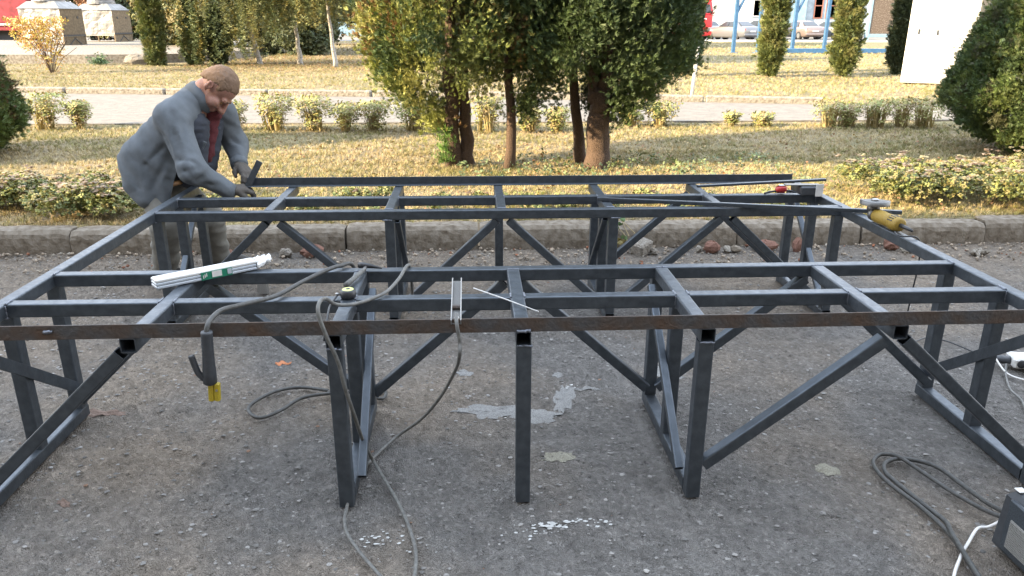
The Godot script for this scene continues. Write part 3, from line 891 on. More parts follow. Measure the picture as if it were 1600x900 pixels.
# ---------------------------------------------------------------- far things
func car_shape(prof: Array, half: float) -> Geo:       # prof: stations along the length: [z, y bottom, y belt, y roof, half-width at roof]
	var g := Geo.new(true)
	var rings := []
	for p in prof:
		var w: float = half * p[5]
		var r := PackedVector3Array()
		var wr: float = p[4]
		var roof: float = p[3]
		var belt: float = p[2]
		for q in [[-w * 0.9, p[1]], [-w, p[1] + 0.12], [-w, lerpf(p[1], belt, 0.7)], [-w * 0.97, belt], [-wr, roof - 0.05], [-wr * 0.8, roof], [wr * 0.8, roof], [wr, roof - 0.05], [w * 0.97, belt], [w, lerpf(p[1], belt, 0.7)], [w, p[1] + 0.12], [w * 0.9, p[1]]]:
			r.append(Vector3(q[0], q[1], p[0]))
		rings.append(r)
	g.grid(rings)
	return g

func car(label: String, at: Vector3, yaw: float, paint: Color, kind: int):
	var c := thing("parked_car", label, "car", at, "cars parked before the pale building", yaw)
	var m := mat("paint_%d" % int(at.x * 10), paint, 0.28, 0.35)
	m.clearcoat_enabled = true; m.clearcoat = 0.8
	var h := 1.42 if kind == 0 else 1.5
	# the rear is at +z
	var st := [[-2.15, 0.32, 0.62, 0.66, 0.62, 0.86], [-2.0, 0.22, 0.74, 0.78, 0.72, 0.96], [-1.0, 0.2, 0.9, 0.94, 0.74, 1.0], [-0.55, 0.2, 0.93, 1.0, 0.70, 1.0], [0.0, 0.2, 0.94, h - 0.03, 0.58, 1.0], [0.6, 0.2, 0.95, h, 0.58, 1.0]]
	if kind == 0: st += [[1.05, 0.2, 0.96, h - 0.08, 0.57, 1.0], [1.6, 0.22, 0.98, 1.03, 0.68, 0.99], [2.05, 0.26, 0.94, 1.0, 0.70, 0.95], [2.2, 0.36, 0.80, 0.86, 0.66, 0.9]]
	else: st += [[1.6, 0.22, 0.98, h - 0.04, 0.57, 1.0], [1.95, 0.24, 0.96, 1.12, 0.64, 0.97], [2.08, 0.34, 0.80, 0.92, 0.66, 0.93]]
	for s in st: s[0] *= 1.0
	var body := part("body", car_shape(st, 0.85), m, c)
	# glazing
	var back := 1.1 if kind == 0 else 1.62
	for s in [-1, 1]:
		for q in [[-0.32, 0.12, 0.48, 0.12], [0.2, 0.2, 0.78, 0.68]]:
			var g := Geo.new()
			var a := Vector3(s * 0.835, 0.985, q[0]); var b := Vector3(s * 0.61, h - 0.12, q[1]); var d := Vector3(s * 0.61, h - 0.12, q[3]); var e := Vector3(s * 0.835, 0.985, q[2])
			if q[0] < 0: b.z = 0.05; d.z = 0.48; a.z = -0.42; e.z = 0.48
			else: a.z = 0.54; b.z = 0.54; d.z = back - 0.2; e.z = back + 0.05
			var o := Vector3(s * 0.03, 0.01, 0)
			g.quad(a + o, b + o, d + o, e + o); g.quad(e, d, b, a)
			g.quad(a, b, b + o, a + o); g.quad(d, e, e + o, d + o)
			part("side_window", g, M.pane_dark, c)
	var g := Geo.new()
	var y0 := 1.05 if kind == 0 else 1.13
	var z0 := 1.62 if kind == 0 else 1.98
	var z1 := 1.08 if kind == 0 else 1.66
	g.quad(Vector3(-0.60, y0, z0), Vector3(0.60, y0, z0), Vector3(0.50, h - 0.10, z1 + 0.05), Vector3(-0.50, h - 0.10, z1 + 0.05))
	g.quad(Vector3(0.60, y0, z0 - .03), Vector3(-0.60, y0, z0 - .03), Vector3(-0.50, h - 0.13, z1 + 0.02), Vector3(0.50, h - 0.13, z1 + 0.02))
	part("rear_window", g, M.pane_dark, c)
	var ze := 2.19 if kind == 0 else 2.09
	for s in [-1, 1]:
		g = Geo.new()
		slab(g, Vector3(s * 0.50, 0.68, ze - 0.10), Vector3(s * 0.78, 0.84, ze + 0.005), 0.02)
		part("tail_lamp", g, M.red_tool, c)
		for z in [-1.35, 1.3]:
			g = Geo.new()
			g.lathe(Transform3D(Basis(Vector3(0, 0, 1), Vector3(1, 0, 0), Vector3(0, 1, 0)), Vector3(s * 0.76, 0.31, z)), [[0.2, -0.1], [0.31, -0.09], [0.31, 0.09], [0.2, 0.1]], 16)
			var w := part("wheel", g, M.plastic_black, c)
			g = Geo.new()
			g.lathe(Transform3D(Basis(Vector3(0, 0, 1), Vector3(1, 0, 0), Vector3(0, 1, 0)), Vector3(s * 0.76, 0.31, z)), [[0.19, -0.115], [0.19, 0.115]], 12)
			part("rim", g, M.bright_metal, w)
	g = Geo.new()
	slab(g, Vector3(-0.82, 0.36, ze - 0.06), Vector3(0.82, 0.5, ze + 0.06), 0.03)
	part("bumper", g, m, c)
	g = Geo.new()
	slab(g, Vector3(-0.26, 0.60, ze - 0.02), Vector3(0.26, 0.71, ze + 0.012), 0.004)
	part("number_plate", g, M.white, c)

func hood(label: String, at: Vector3, yaw: float):
	var t := thing("metal_hood", label, "metal hood", at, "dented metal hoods on the slab", yaw)
	# local axes: +z the bright sheet side, +x the brown side
	var W := 1.95; var D := 1.5
	var g := Geo.new()
	var f := fnl(int(at.x * -7), 1.3)
	var rings := []
	for i in 12:
		var y := lerpf(0.62, 1.78, i / 11.0)
		var r := PackedVector3Array()
		for k in 15: r.append(Vector3(lerpf(-W / 2, W / 2, k / 14.0), y, D / 2 + (f.get_noise_2d(k * 0.12, y) * 0.04 if k > 0 and k < 14 else 0.0)))
		rings.append(r)
	g.grid(rings, false, false)
	part("sheet_side", g, M.hood_sheet, t)
	g = Geo.new()
	slab(g, Vector3(W / 2 - 0.01, 0.70, -D / 2), Vector3(W / 2 + 0.012, 1.78, D / 2 - 0.002))
	var br := part("brown_side", g, M.hood_brown, t)
	for z in [0.36, -0.36]:
		g = Geo.new()
		g.lathe(Transform3D(Basis(Vector3(0, 1, 0), Vector3(1, 0, 0), Vector3(0, 0, -1)), Vector3(W / 2 + 0.01, 1.42, z)), [[0.055, 0.0], [0.055, 0.02], [0.03, 0.02]], 10)
		part("hatch", g, M.plastic_black, br)
	g = Geo.new()
	slab(g, Vector3(W / 2 - 0.02, 0.62, -D / 2), Vector3(W / 2 + 0.02, 0.70, D / 2 - 0.01))
	part("dark_band", g, M.plastic_black, t)
	g = Geo.new()
	slab(g, Vector3(W / 2 - 0.03, 0.06, -D / 2 + 0.05), Vector3(W / 2 - 0.012, 0.615, D / 2 - 0.05))
	part("skirt_sheet", g, M.hood_brown, t)
	g = Geo.new()
	slab(g, Vector3(-W / 2, 0.62, -D / 2), Vector3(W / 2 - 0.012, 1.78, -D / 2 + 0.02)); slab(g, Vector3(-W / 2, 0.62, -D / 2 + 0.021), Vector3(-W / 2 + 0.02, 1.78, D / 2 - 0.01))
	part("sheet_back", g, M.hood_sheet, t)
	var q := [Vector3(-W / 2 - 0.04, 1.781, D / 2 + 0.05), Vector3(W / 2 + 0.04, 1.781, D / 2 + 0.05), Vector3(W / 2 + 0.04, 1.781, -D / 2 - 0.04), Vector3(-W / 2 - 0.04, 1.781, -D / 2 - 0.04)]
	g = Geo.new()
	var r0 := PackedVector3Array(q); var r1 := PackedVector3Array()
	for p in q: r1.append(Vector3(p.x * 0.66, 2.08, p.z * 0.66))
	g.grid([r0, r1])
	part("sloping_top", g, M.hood_sheet, t)
	g = Geo.new()
	g.lathe(Transform3D(Basis(), Vector3(0, 2.075, 0)), [[0.66, 0.0], [0.66, 0.10], [0.63, 0.12], [0.63, 1.1], [0.6, 1.12]], 22)
	part("duct", g, M.hood_sheet, t)
	for x in [-W / 2 + 0.03, W / 2 - 0.03]:
		for z in [-D / 2 + 0.03, D / 2 - 0.03]:
			g = Geo.new()
			slab(g, Vector3(x - 0.03, 0, z - 0.03), Vector3(x + 0.03, 0.619, z + 0.03))
			part("leg", g, M.hood_brown, t)
	for y in [0.17, 0.56]:
		g = Geo.new()
		slab(g, Vector3(-W / 2 + 0.06, y, D / 2 - 0.05), Vector3(W / 2 - 0.06, y + 0.05, D / 2 - 0.01))
		part("rail", g, M.bright_metal, t)
	for s in [-1, 1]:
		g = Geo.new()
		g.bar(Vector3(W / 2 + 0.0, 0.12, -s * D * 0.42), Vector3(W / 2 + 0.0, 0.56, s * D * 0.02), 0.03, 0.02, Vector3.RIGHT, 0.0)
		part("stay", g, M.plastic_grey, t)

func background():
	mat("hood_sheet", Color(0.36, 0.35, 0.335), 0.45, 0.4, noises["cloud"], 0.6, noises["ncloud"], 0.6, 0.2)
	mat("hood_brown", Color(0.25, 0.185, 0.11), 0.8, 0.0, noises["cloud"], 1.0)
	mat("tarp_red", Color(0.40, 0.035, 0.05), 0.55, 0.0, noises["cloud"], 0.3)
	mat("truck_red", Color(0.55, 0.015, 0.02), 0.35)
	hood("dented metal hood with a brown side, nearer and further left", Vector3(-18.75, KY + 0.02, -35.0), -0.18)
	hood("second dented metal hood, behind and to the right", Vector3(-18.95, KY + 0.02, -40.6), -0.18)
	var g := Geo.new()
	var ring := []
	var top := [[-30.0, -24.6], [-12.6, -24.5], [-10.6, -24.9], [-9.2, -26.2], [-8.8, -28.0], [-9.2, -43.0], [-30.0, -43.0]]
	for y in [0.0, KY + 0.28]:
		var r := PackedVector3Array()
		for p in top: r.append(Vector3(p[0], y, p[1]))
		ring.append(r)
	g.grid(ring)
	struct("slab", g, M.concrete, "raised concrete slab carrying the metal hoods")
	# boulder
	var rk := thing("boulder", "pale boulder lying in front of the slab", "boulder", Vector3(-10.74, KY, -23.9))
	g = Geo.new()
	g.ell(Vector3(0, 0.13, 0), Vector3(0.46, 0.2, 0.32), Basis(), 14, 0.09, 5)
	part("stone", g, M.rock, rk)
	# red trailer
	var t := thing("red_trailer", "red tarpaulin trailer at the upper left corner", "trailer", Vector3(-29.5, KY, -47.0), "", 0.05)
	g = Geo.new(); slab(g, Vector3(-6.5, 1.12, -2.5), Vector3(3.4, 3.9, 0), 0.04); part("tarpaulin", g, M.tarp_red, t)
	g = Geo.new(); slab(g, Vector3(-6.5, 1.0, -2.5), Vector3(3.4, 1.115, 0.03), 0.01); part("side_rail", g, M.white, t)
	g = Geo.new(); slab(g, Vector3(-6.4, 0.72, -2.4), Vector3(3.3, 0.998, -0.05), 0.01); part("chassis", g, M.tarp_red, t)
	for x in [-4.5, -1.2, 0.2]:
		g = Geo.new()
		g.lathe(Transform3D(Basis(Vector3(1, 0, 0), Vector3(0, 0, 1), Vector3(0, -1, 0)), Vector3(x, 0.48, -0.3)), [[0.3, -0.15], [0.48, -0.13], [0.48, 0.13], [0.3, 0.15]], 18)
		part("wheel", g, M.plastic_black, t)
	g = Geo.new(); slab(g, Vector3(-6.0, 0.1, -2.3), Vector3(3.2, 0.70, -0.7), 0.02); part("underframe", g, M.plastic_grey, t)
	# red lorry cab
	t = thing("red_lorry", "red lorry cab beside the first parked car", "lorry", Vector3(16.9, KY, -58.3), "", 0.1)
	g = Geo.new(); slab(g, Vector3(-1.2, 0.35, -2.0), Vector3(1.2, 1.85, 0.12), 0.08); part("cab_lower", g, M.truck_red, t)
	g = Geo.new()
	var ra := PackedVector3Array([Vector3(-1.2, 1.852, 0.1), Vector3(1.2, 1.852, 0.1), Vector3(1.2, 1.852, -2), Vector3(-1.2, 1.852, -2)])
	var rb := PackedVector3Array([Vector3(-1.12, 2.75, -0.15), Vector3(1.12, 2.75, -0.15), Vector3(1.12, 2.75, -2), Vector3(-1.12, 2.75, -2)])
	g.grid([ra, rb]); part("cab_upper", g, M.truck_red, t)
	g = Geo.new()
	g.quad(Vector3(-1.03, 1.95, 0.115), Vector3(1.03, 1.95, 0.115), Vector3(0.97, 2.55, -0.05), Vector3(-0.97, 2.55, -0.05)); g.quad(Vector3(1.03, 1.95, 0.08), Vector3(-1.03, 1.95, 0.08), Vector3(-0.97, 2.55, -0.09), Vector3(0.97, 2.55, -0.09))
	part("windscreen", g, M.pane_dark, t)
	g = Geo.new(); slab(g, Vector3(-1.25, 0.3, 0.122), Vector3(1.25, 0.62, 0.3), 0.04); part("bumper", g, M.truck_red, t)
	g = Geo.new(); slab(g, Vector3(0.2, 1.45, 0.122), Vector3(0.7, 1.55, 0.14), 0.0); part("badge", g, M.white, t)
	g = Geo.new(); slab(g, Vector3(-1.3, 2.752, -3.2), Vector3(1.3, 3.4, -0.4), 0.08); part("roof_fairing", g, M.truck_red, t)
	g = Geo.new(); slab(g, Vector3(-1.25, 0.9, -9.0), Vector3(1.25, 3.4, -3.3), 0.05); part("box_body", g, M.white, t)
	for s in [-1, 1]:
		for z in [-1.0, -6.5]:
			g = Geo.new()
			g.lathe(Transform3D(Basis(Vector3(0, 0, 1), Vector3(1, 0, 0), Vector3(0, 1, 0)), Vector3(s * 1.0, 0.48, z)), [[0.3, -0.16], [0.48, -0.14], [0.48, 0.14], [0.3, 0.16]], 18)
			part("wheel", g, M.plastic_black, t)
	# cars
	car("white car half hidden behind the red lorry", Vector3(17.9, KY, -60.5), 0.25, Color(0.26, 0.26, 0.26), 0)
	car("silver saloon seen from behind, first right of the red lorry", Vector3(19.3, KY, -57.4), 0.45, Color(0.15, 0.155, 0.165), 0)
	car("white estate car left of the juniper column", Vector3(22.2, KY, -60.0), 0.6, Color(0.28, 0.29, 0.30), 1)
	car("pinkish silver saloon right of the juniper column", Vector3(25.5, KY, -60.0), 0.2, Color(0.21, 0.165, 0.15), 0)
	car("grey saloon at the right end of the parked row", Vector3(28.0, KY, -60.4), 0.5, Color(0.16, 0.175, 0.185), 0)
	# blue steel frame on the lawn
	t = thing("blue_pergola", "blue steel post structure standing on the far lawn", "pergola", Vector3(0, KY, 0))
	for q in [[11.654, -33.5, 0.3], [12.78, -33.5, -0.0], [14.97, -35.0, 0.35], [16.28, -34.5, 0.0]]:
		g = Geo.new(); slab(g, Vector3(q[0] - 0.075, 0.0, q[1] - 0.075), Vector3(q[0] + 0.075, 3.2, q[1] + 0.075), 0.01); part("post", g, M.steel_blue, t)
		g = Geo.new(); slab(g, Vector3(q[0] - 0.17, 0.0, q[1] - 0.17), Vector3(q[0] + 0.17, 0.025, q[1] + 0.17)); part("foot_plate", g, M.steel_blue, t)
		if q[2] > 0:
			g = Geo.new(); g.bar(Vector3(q[0] + 0.05, 1.75, q[1]), Vector3(q[0] + 0.65, 3.1, q[1]), 0.1, 0.1, Vector3(0, 0, 1), 0.01); part("brace", g, M.steel_blue, t)
	for q in [[11.5, -33.5, 13.0, -33.5], [14.8, -35.0, 16.5, -34.5]]:
		g = Geo.new(); g.bar(Vector3(q[0], 3.3, q[1]), Vector3(q[2], 3.3, q[3]), 0.16, 0.2, Vector3.UP, 0.01); part("top_beam", g, M.steel_blue, t)
	g = Geo.new(); g.bar(Vector3(13.4, 0.11, -33.2), Vector3(21.0, 0.11, -33.2), 0.16, 0.2, Vector3.UP, 0.01); part("ground_beam", g, M.steel_blue, t)
	# leaning pale post, the beam under the birches
	t = thing("leaning_post", "thin pale post leaning beside the far thuja edge", "post", Vector3(3.95, KY, -12.38))
	g = Geo.new(true); g.sweep(PackedVector3Array([Vector3(0, -0.1, 0), Vector3(0.03, 0.5, 0), Vector3(0.055, 1.0, 0)]), 0.032, 10); part("pole", g, M.white, t)
	g = Geo.new(); g.box(Transform3D(Basis(), Vector3(0.057, 1.02, 0)), Vector3(0.085, 0.05, 0.085), 0.01); part("cap", g, M.concrete, t)
	t = thing("garden_bench", "pale long backless bench far behind the thin birch", "bench", Vector3(-6.9, KY, -40.0))
	g = Geo.new(); slab(g, Vector3(-1.5, 0.16, -0.2), Vector3(1.4, 0.24, 0.2), 0.01); part("seat", g, M.concrete, t)
	for x in [-1.2, 1.1]:
		g = Geo.new(); slab(g, Vector3(x - 0.1, -0.02, -0.15), Vector3(x + 0.1, 0.158, 0.15)); part("leg", g, M.concrete, t)

# ---------------------------------------------------------------- lawn plants
func plants():
	var r := RandomNumberGenerator.new(); r.seed = 77
	var tf := tuft(8, 21)
	var patch := fnl(51, 0.55)
	var xf := []; var cs := []
	var add := func(x0: float, x1: float, z0: float, z1: float, n: int, s0: float, s1: float):
		for i in n:
			var z := r.randf_range(z0, z1)
			var x := r.randf_range(x0, x1)
			if z < -8.7 and z > -14.4:
				var far := lerpf(-13.6, -12.4, (x + 8.0) / 8.0) if x < 0.0 else maxf(-12.4, -12.4 + x * 0.22)
				if x > 5.5: far = -11.15
				if z > far - 0.1: continue
			if x < -8.6 and z < -24.2 and z > -43.2: continue
			var p := patch.get_noise_2d(x, z)
			if r.randf() < p * 0.9: continue
			var s := r.randf_range(s0, s1)
			xf.append(Transform3D(Basis(Vector3.UP, r.randf() * TAU).scaled(Vector3(s * 1.3, s, s * 1.3)), Vector3(x, KY - 0.012, z)))
			var k := r.randf_range(0.7, 1.25)
			var c := Color(0.41, 0.325, 0.175)
			if r.randf() < 0.40 - p * 0.6: c = Color(0.22, 0.205, 0.07)
			elif r.randf() < 0.25: c = Color(0.47, 0.39, 0.23)
			cs.append(Color(c.r * k, c.g * k, c.b * k))
	add.call(-5.5, 7.5, -6.4, -3.22, 38000, 0.018, 0.055)
	add.call(-9.0, 9.0, -8.75, -6.2, 24000, 0.02, 0.06)
	add.call(-16.0, 14.0, -24.5, -11.0, 42000, 0.03, 0.085)
	add.call(-14.0, 22.0, -52.0, -24.0, 22000, 0.05, 0.13)
	tag(many("lawn_grass", tf, M.grass, xf, cs), "short dry grass of the lawn", "grass")
	# fallen leaves under the birches and on the lawn
	xf = []; cs = []
	for i in 7000:
		var x := r.randf_range(-9.0, 0.5); var z := r.randf_range(-30.0, -20.0)
		if i > 6300: x = r.randf_range(-4.0, 6.0); z = r.randf_range(-7.5, -3.3)
		var s := r.randf_range(0.025, 0.05)
		xf.append(Transform3D(Basis.from_euler(Vector3(r.randfn() * .4, r.randf() * TAU, r.randfn() * .4)).scaled(Vector3.ONE * s), Vector3(x, KY + 0.012 + r.randf() * 0.012, z)))
		var k := r.randf_range(0.6, 1.3)
		cs.append(Color(0.24 * k, 0.13 * k, 0.06 * k) if r.randf() < 0.6 else Color(0.36 * k, 0.26 * k, 0.12 * k))
	tag(many("fallen_leaves", leaves(2, 31, 0.32, 0.4), M.leaf, xf, cs), "brown fallen leaves lying in the dry grass", "fallen leaves")
	# flower beds along the kerb
	var lf := leaves(6, 41, 0.36, 0.6)
	var hd := leaves(14, 43, 0.5, 0.75)
	var bed := func(called: String, label: String, spots: Array, seed_: int):
		var q := RandomNumberGenerator.new(); q.seed = seed_
		var t := thing(called, label, "flower bed", Vector3.ZERO)
		var a := []; var ac := []; var b := []; var bc := []
		for s in spots:
			for k in int(s[3] * 620):
				var an := q.randf() * TAU; var rad: float = s[2] * sqrt(q.randf())
				var hh: float = s[3] * (0.25 + 0.75 * sqrt(q.randf())) * (1.0 - 0.35 * pow(rad / s[2], 2.0))
				var p := Vector3(s[0] + cos(an) * rad, KY + hh, s[1] + sin(an) * rad)
				if p.z > -3.22: p.y = maxf(p.y, KY + 0.05)
				a.append(Transform3D(up_basis(Vector3(q.randfn() * .5, 1, q.randfn() * .5), q.randf_range(0.017, 0.030), q), p))
				var v := q.randf_range(0.65, 1.3)
				var c := [Color(0.17, 0.19, 0.06), Color(0.22, 0.23, 0.07), Color(0.12, 0.15, 0.05), Color(0.26, 0.225, 0.09)][q.randi() % 4] as Color
				ac.append(Color(c.r * v, c.g * v, c.b * v))
			for k in int(s[4] * 0.4):
				var an := q.randf() * TAU; var rad: float = s[2] * sqrt(q.randf())
				b.append(Transform3D(Basis(Vector3.UP, q.randf() * TAU).scaled(Vector3(0.028, 0.012, 0.028) * q.randf_range(.7, 1.3)), Vector3(s[0] + cos(an) * rad, KY + s[3] * q.randf_range(0.85, 1.12), s[1] + sin(an) * rad)))
				var v := q.randf_range(0.7, 1.25)
				var c := [Color(0.28, 0.21, 0.14), Color(0.34, 0.29, 0.16), Color(0.22, 0.15, 0.10)][q.randi() % 3] as Color
				bc.append(Color(c.r * v, c.g * v, c.b * v))
		many("foliage", lf, M.leaf, a, ac, t)
		many("flower_heads", hd, M.leaf, b, bc, t)
	var sp := []
	for i in 46: sp.append([r.randf_range(-4.9, -2.35), r.randf_range(-4.15, -3.36), r.randf_range(0.13, 0.2), r.randf_range(0.14, 0.27), r.randi_range(8, 26)])
	bed.call("flower_bed", "low bushy flower bed at the kerb on the left, drying pink heads", sp, 1)
	sp = []
	for i in 66: sp.append([r.randf_range(3.0, 5.8), r.randf_range(-4.5, -3.38), r.randf_range(0.14, 0.22), r.randf_range(0.18, 0.30), r.randi_range(6, 20)])
	bed.call("flower_bed", "dense green flower bed at the kerb on the right", sp, 2)
	sp = []
	for i in 30: sp.append([r.randf_range(-2.3, 2.4), r.randf_range(-3.9, -3.33), r.randf_range(0.08, 0.16), r.randf_range(0.05, 0.14), r.randi_range(0, 6)])
	bed.call("flower_bed", "sparse low plants behind the kerb at the middle of the frame", sp, 3)
	# one weed hanging over the kerb
	var w := thing("kerb_weed", "broad leaved weed hanging over the kerb near the middle", "weed", Vector3(0.83, KY, -3.02))
	var g := Geo.new()
	for i in 5: g.sweep(PackedVector3Array([Vector3(0, 0.0, -0.1), Vector3(r.randfn() * .05, 0.05, 0.0), Vector3(r.randfn() * .09, -0.05, 0.06 + r.randf() * 0.03)]), 0.003, 5)
	part("stem", g, M.straw, w)
	var a := []; var ac := []
	for i in 34:
		var h := r.randf_range(-0.11, 0.07)
		a.append(Transform3D(up_basis(Vector3(r.randfn(), -0.4, 1), r.randf_range(0.035, 0.055), r), Vector3(r.randfn() * 0.055, h, 0.035 + r.randf() * 0.04)))
		ac.append(Color(0.12, 0.19, 0.08) * r.randf_range(0.8, 1.4) if h > -0.07 else Color(0.3, 0.25, 0.1))
	many("foliage", leaves(2, 44, 0.42, 0.3), M.leaf, a, ac, w)
	# a row of bushy plants before the path
	var pg := "yellow green plants in a row before the path"
	var spots := [[-5.76, -8.42, 0.44, 0.24, "wide tuft nearest the left thuja bush"], [-5.33, -8.39, 0.34, 0.15, "narrow tuft second from the left thuja bush"], [-3.29, -8.24, 0.34, 0.17, "tuft just right of the bending man"], [-2.74, -8.2, 0.44, 0.24, "wide tuft, second right of the man"], [-2.23, -8.16, 0.42, 0.24, "bushy tuft, third right of the man"], [-1.81, -8.13, 0.33, 0.2, "low tuft, fourth right of the man"], [-1.43, -8.1, 0.36, 0.2, "tuft left of the long shrub by the thuja"], [-0.93, -8.07, 0.44, 0.26, "wide pale tuft beside the double trunk"], [-0.6, -8.05, 0.36, 0.2, "tuft hidden behind the double trunk"], [0.04, -8.0, 0.42, 0.2, "tuft between the double and the slim trunk"], [0.58, -7.96, 0.28, 0.16, "thin tuft between the slim and leaning trunks"], [0.94, -7.93, 0.28, 0.15, "tuft behind the leaning trunk"], [2.02, -8.5, 0.36, 0.2, "tuft just right of the thickest trunk"], [2.44, -8.47, 0.3, 0.24, "thin twiggy tuft right of the thujas"], [3.41, -8.4, 0.2, 0.12, "small lone dry tuft on the right lawn"], [3.83, -8.37, 0.2, 0.16, "small low tuft left of the right hand row"], [4.72, -8.31, 0.4, 0.26, "first large tuft of the right hand row"], [5.0, -8.29, 0.36, 0.2, "second tuft of the right hand row"], [5.37, -8.26, 0.42, 0.25, "third tuft of the right hand row"], [5.7, -8.24, 0.44, 0.24, "fourth, tallest tuft of the right hand row"], [6.05, -8.21, 0.42, 0.25, "last tuft before the right globe thuja"]]
	var tall := tuft(9, 61, 0.7)
	var sl := leaves(5, 47, 0.22, 0.6)
	for s in spots:
		var t := thing("border_plant", "yellow green " + s[4], "plant", Vector3(s[0], KY, s[1]), pg)
		var e := []; var ec := []
		for k in (240 if s[0] < 3.3 else 130):
			var hh: float = s[2] * (1.0 if s[0] < 3.3 else 0.85) * sqrt(r.randf())
			var an := r.randf() * TAU
			var rad: float = s[3] * 1.15 * sqrt(r.randf()) * (0.55 + 0.45 * hh / s[2])
			e.append(Transform3D(up_basis(Vector3(cos(an) * .7, 1, sin(an) * .7), r.randf_range(0.035, 0.06), r), Vector3(cos(an) * rad, hh, sin(an) * rad)))
			var v := r.randf_range(0.7, 1.25)
			var c := [Color(0.30, 0.30, 0.10), Color(0.24, 0.27, 0.085), Color(0.38, 0.34, 0.13), Color(0.30, 0.23, 0.12)][r.randi() % 4] as Color
			ec.append(Color(c.r * v, c.g * v, c.b * v))
		many("foliage", sl, M.leaf, e, ec, t)
		e = []; ec = []
		for k in 8:
			e.append(Transform3D(Basis(Vector3.UP, r.randf() * TAU).scaled(Vector3(s[3], s[2], s[3])), Vector3(r.randfn(), 0, r.randfn()) * s[3] * 0.2))
			ec.append(Color(0.36, 0.29, 0.14))
		many("stems", tall, M.leaf, e, ec, t)
	# yellow shrub before the slab, and a small green weed
	var ys := thing("yellow_shrub", "twiggy shrub turning yellow and orange before the metal hoods", "shrub", Vector3(-11.45, KY, -19.9))
	g = Geo.new()
	for i in 26:
		var an := r.randf() * TAU; var l := r.randf_range(0.7, 1.5); var o := Vector3(cos(an), 0, sin(an)) * r.randf_range(0.2, 0.75)
		g.sweep(PackedVector3Array([o * 0.08, o * 0.45 + Vector3(0, l * 0.5, 0), o + Vector3(0, l * 0.85, 0)]), 0.007, 5)
	part("twigs", g, M.bark, ys)
	a = []; ac = []
	for i in 950:
		var an := r.randf() * TAU; var hh := 1.4 * sqrt(r.randf()); var rad := (0.25 + 0.5 * hh / 1.4) * sqrt(r.randf())
		if hh < 0.6 and r.randf() < 0.55: continue
		a.append(Transform3D(up_basis(Vector3(r.randfn(), r.randfn(), r.randfn()), r.randf_range(0.05, 0.085), r), Vector3(cos(an) * rad - (0.2 if hh > 0.6 else 0.0), hh, sin(an) * rad)))
		var c := [Color(0.5, 0.33, 0.06), Color(0.45, 0.25, 0.06), Color(0.5, 0.42, 0.10), Color(0.38, 0.2, 0.09)][r.randi() % 4] as Color
		ac.append(c * r.randf_range(0.7, 1.2))
	many("foliage", leaves(4, 48, 0.2, 0.7), M.leaf, a, ac, ys)
	var gw := thing("green_weed", "small dark green weed at the foot of the slab", "weed", Vector3(-11.9, KY, -23.8))
	a = []; ac = []
	for i in 130:
		a.append(Transform3D(up_basis(Vector3(r.randfn() * .6, 1, r.randfn() * .6), r.randf_range(0.06, 0.1), r), Vector3(r.randfn() * 0.14, 0.04 + absf(r.randfn()) * 0.1, r.randfn() * 0.12)))
		ac.append(Color(0.10, 0.16, 0.07) * r.randf_range(0.7, 1.4))
	many("foliage", sl, M.leaf, a, ac, gw)
	# seedlings and bright shoots under the thujas
	var sh := thing("thuja_shoots", "bright green young shoots at the foot of the double trunk", "shoots", Vector3(-0.43, KY, -5.42))
	a = []; ac = []
	for i in 130:
		a.append(Transform3D(up_basis(Vector3(r.randfn() * .4, 1, r.randfn() * .4), r.randf_range(0.05, 0.085), r), Vector3(r.randfn() * 0.045, 0.02 + r.randf() * 0.36, r.randfn() * 0.05)))
		ac.append(Color(0.10, 0.19, 0.035) * r.randf_range(0.8, 1.4))
	many("foliage", spray(7, 8), M.leaf, a, ac, sh)
	a = []; ac = []
	for i in 260:
		a.append(Transform3D(up_basis(Vector3(r.randfn() * .6, 1, r.randfn() * .6), r.randf_range(0.03, 0.055), r), Vector3(r.randf_range(-0.3, 3.0), KY + r.randf() * 0.08, r.randf_range(-5.9, -4.5))))
		ac.append(Color(0.13, 0.17, 0.08) * r.randf_range(0.7, 1.4))
	tag(many("ground_ivy", sl, M.leaf, a, ac), "low green weeds growing round the thuja trunks", "weeds")

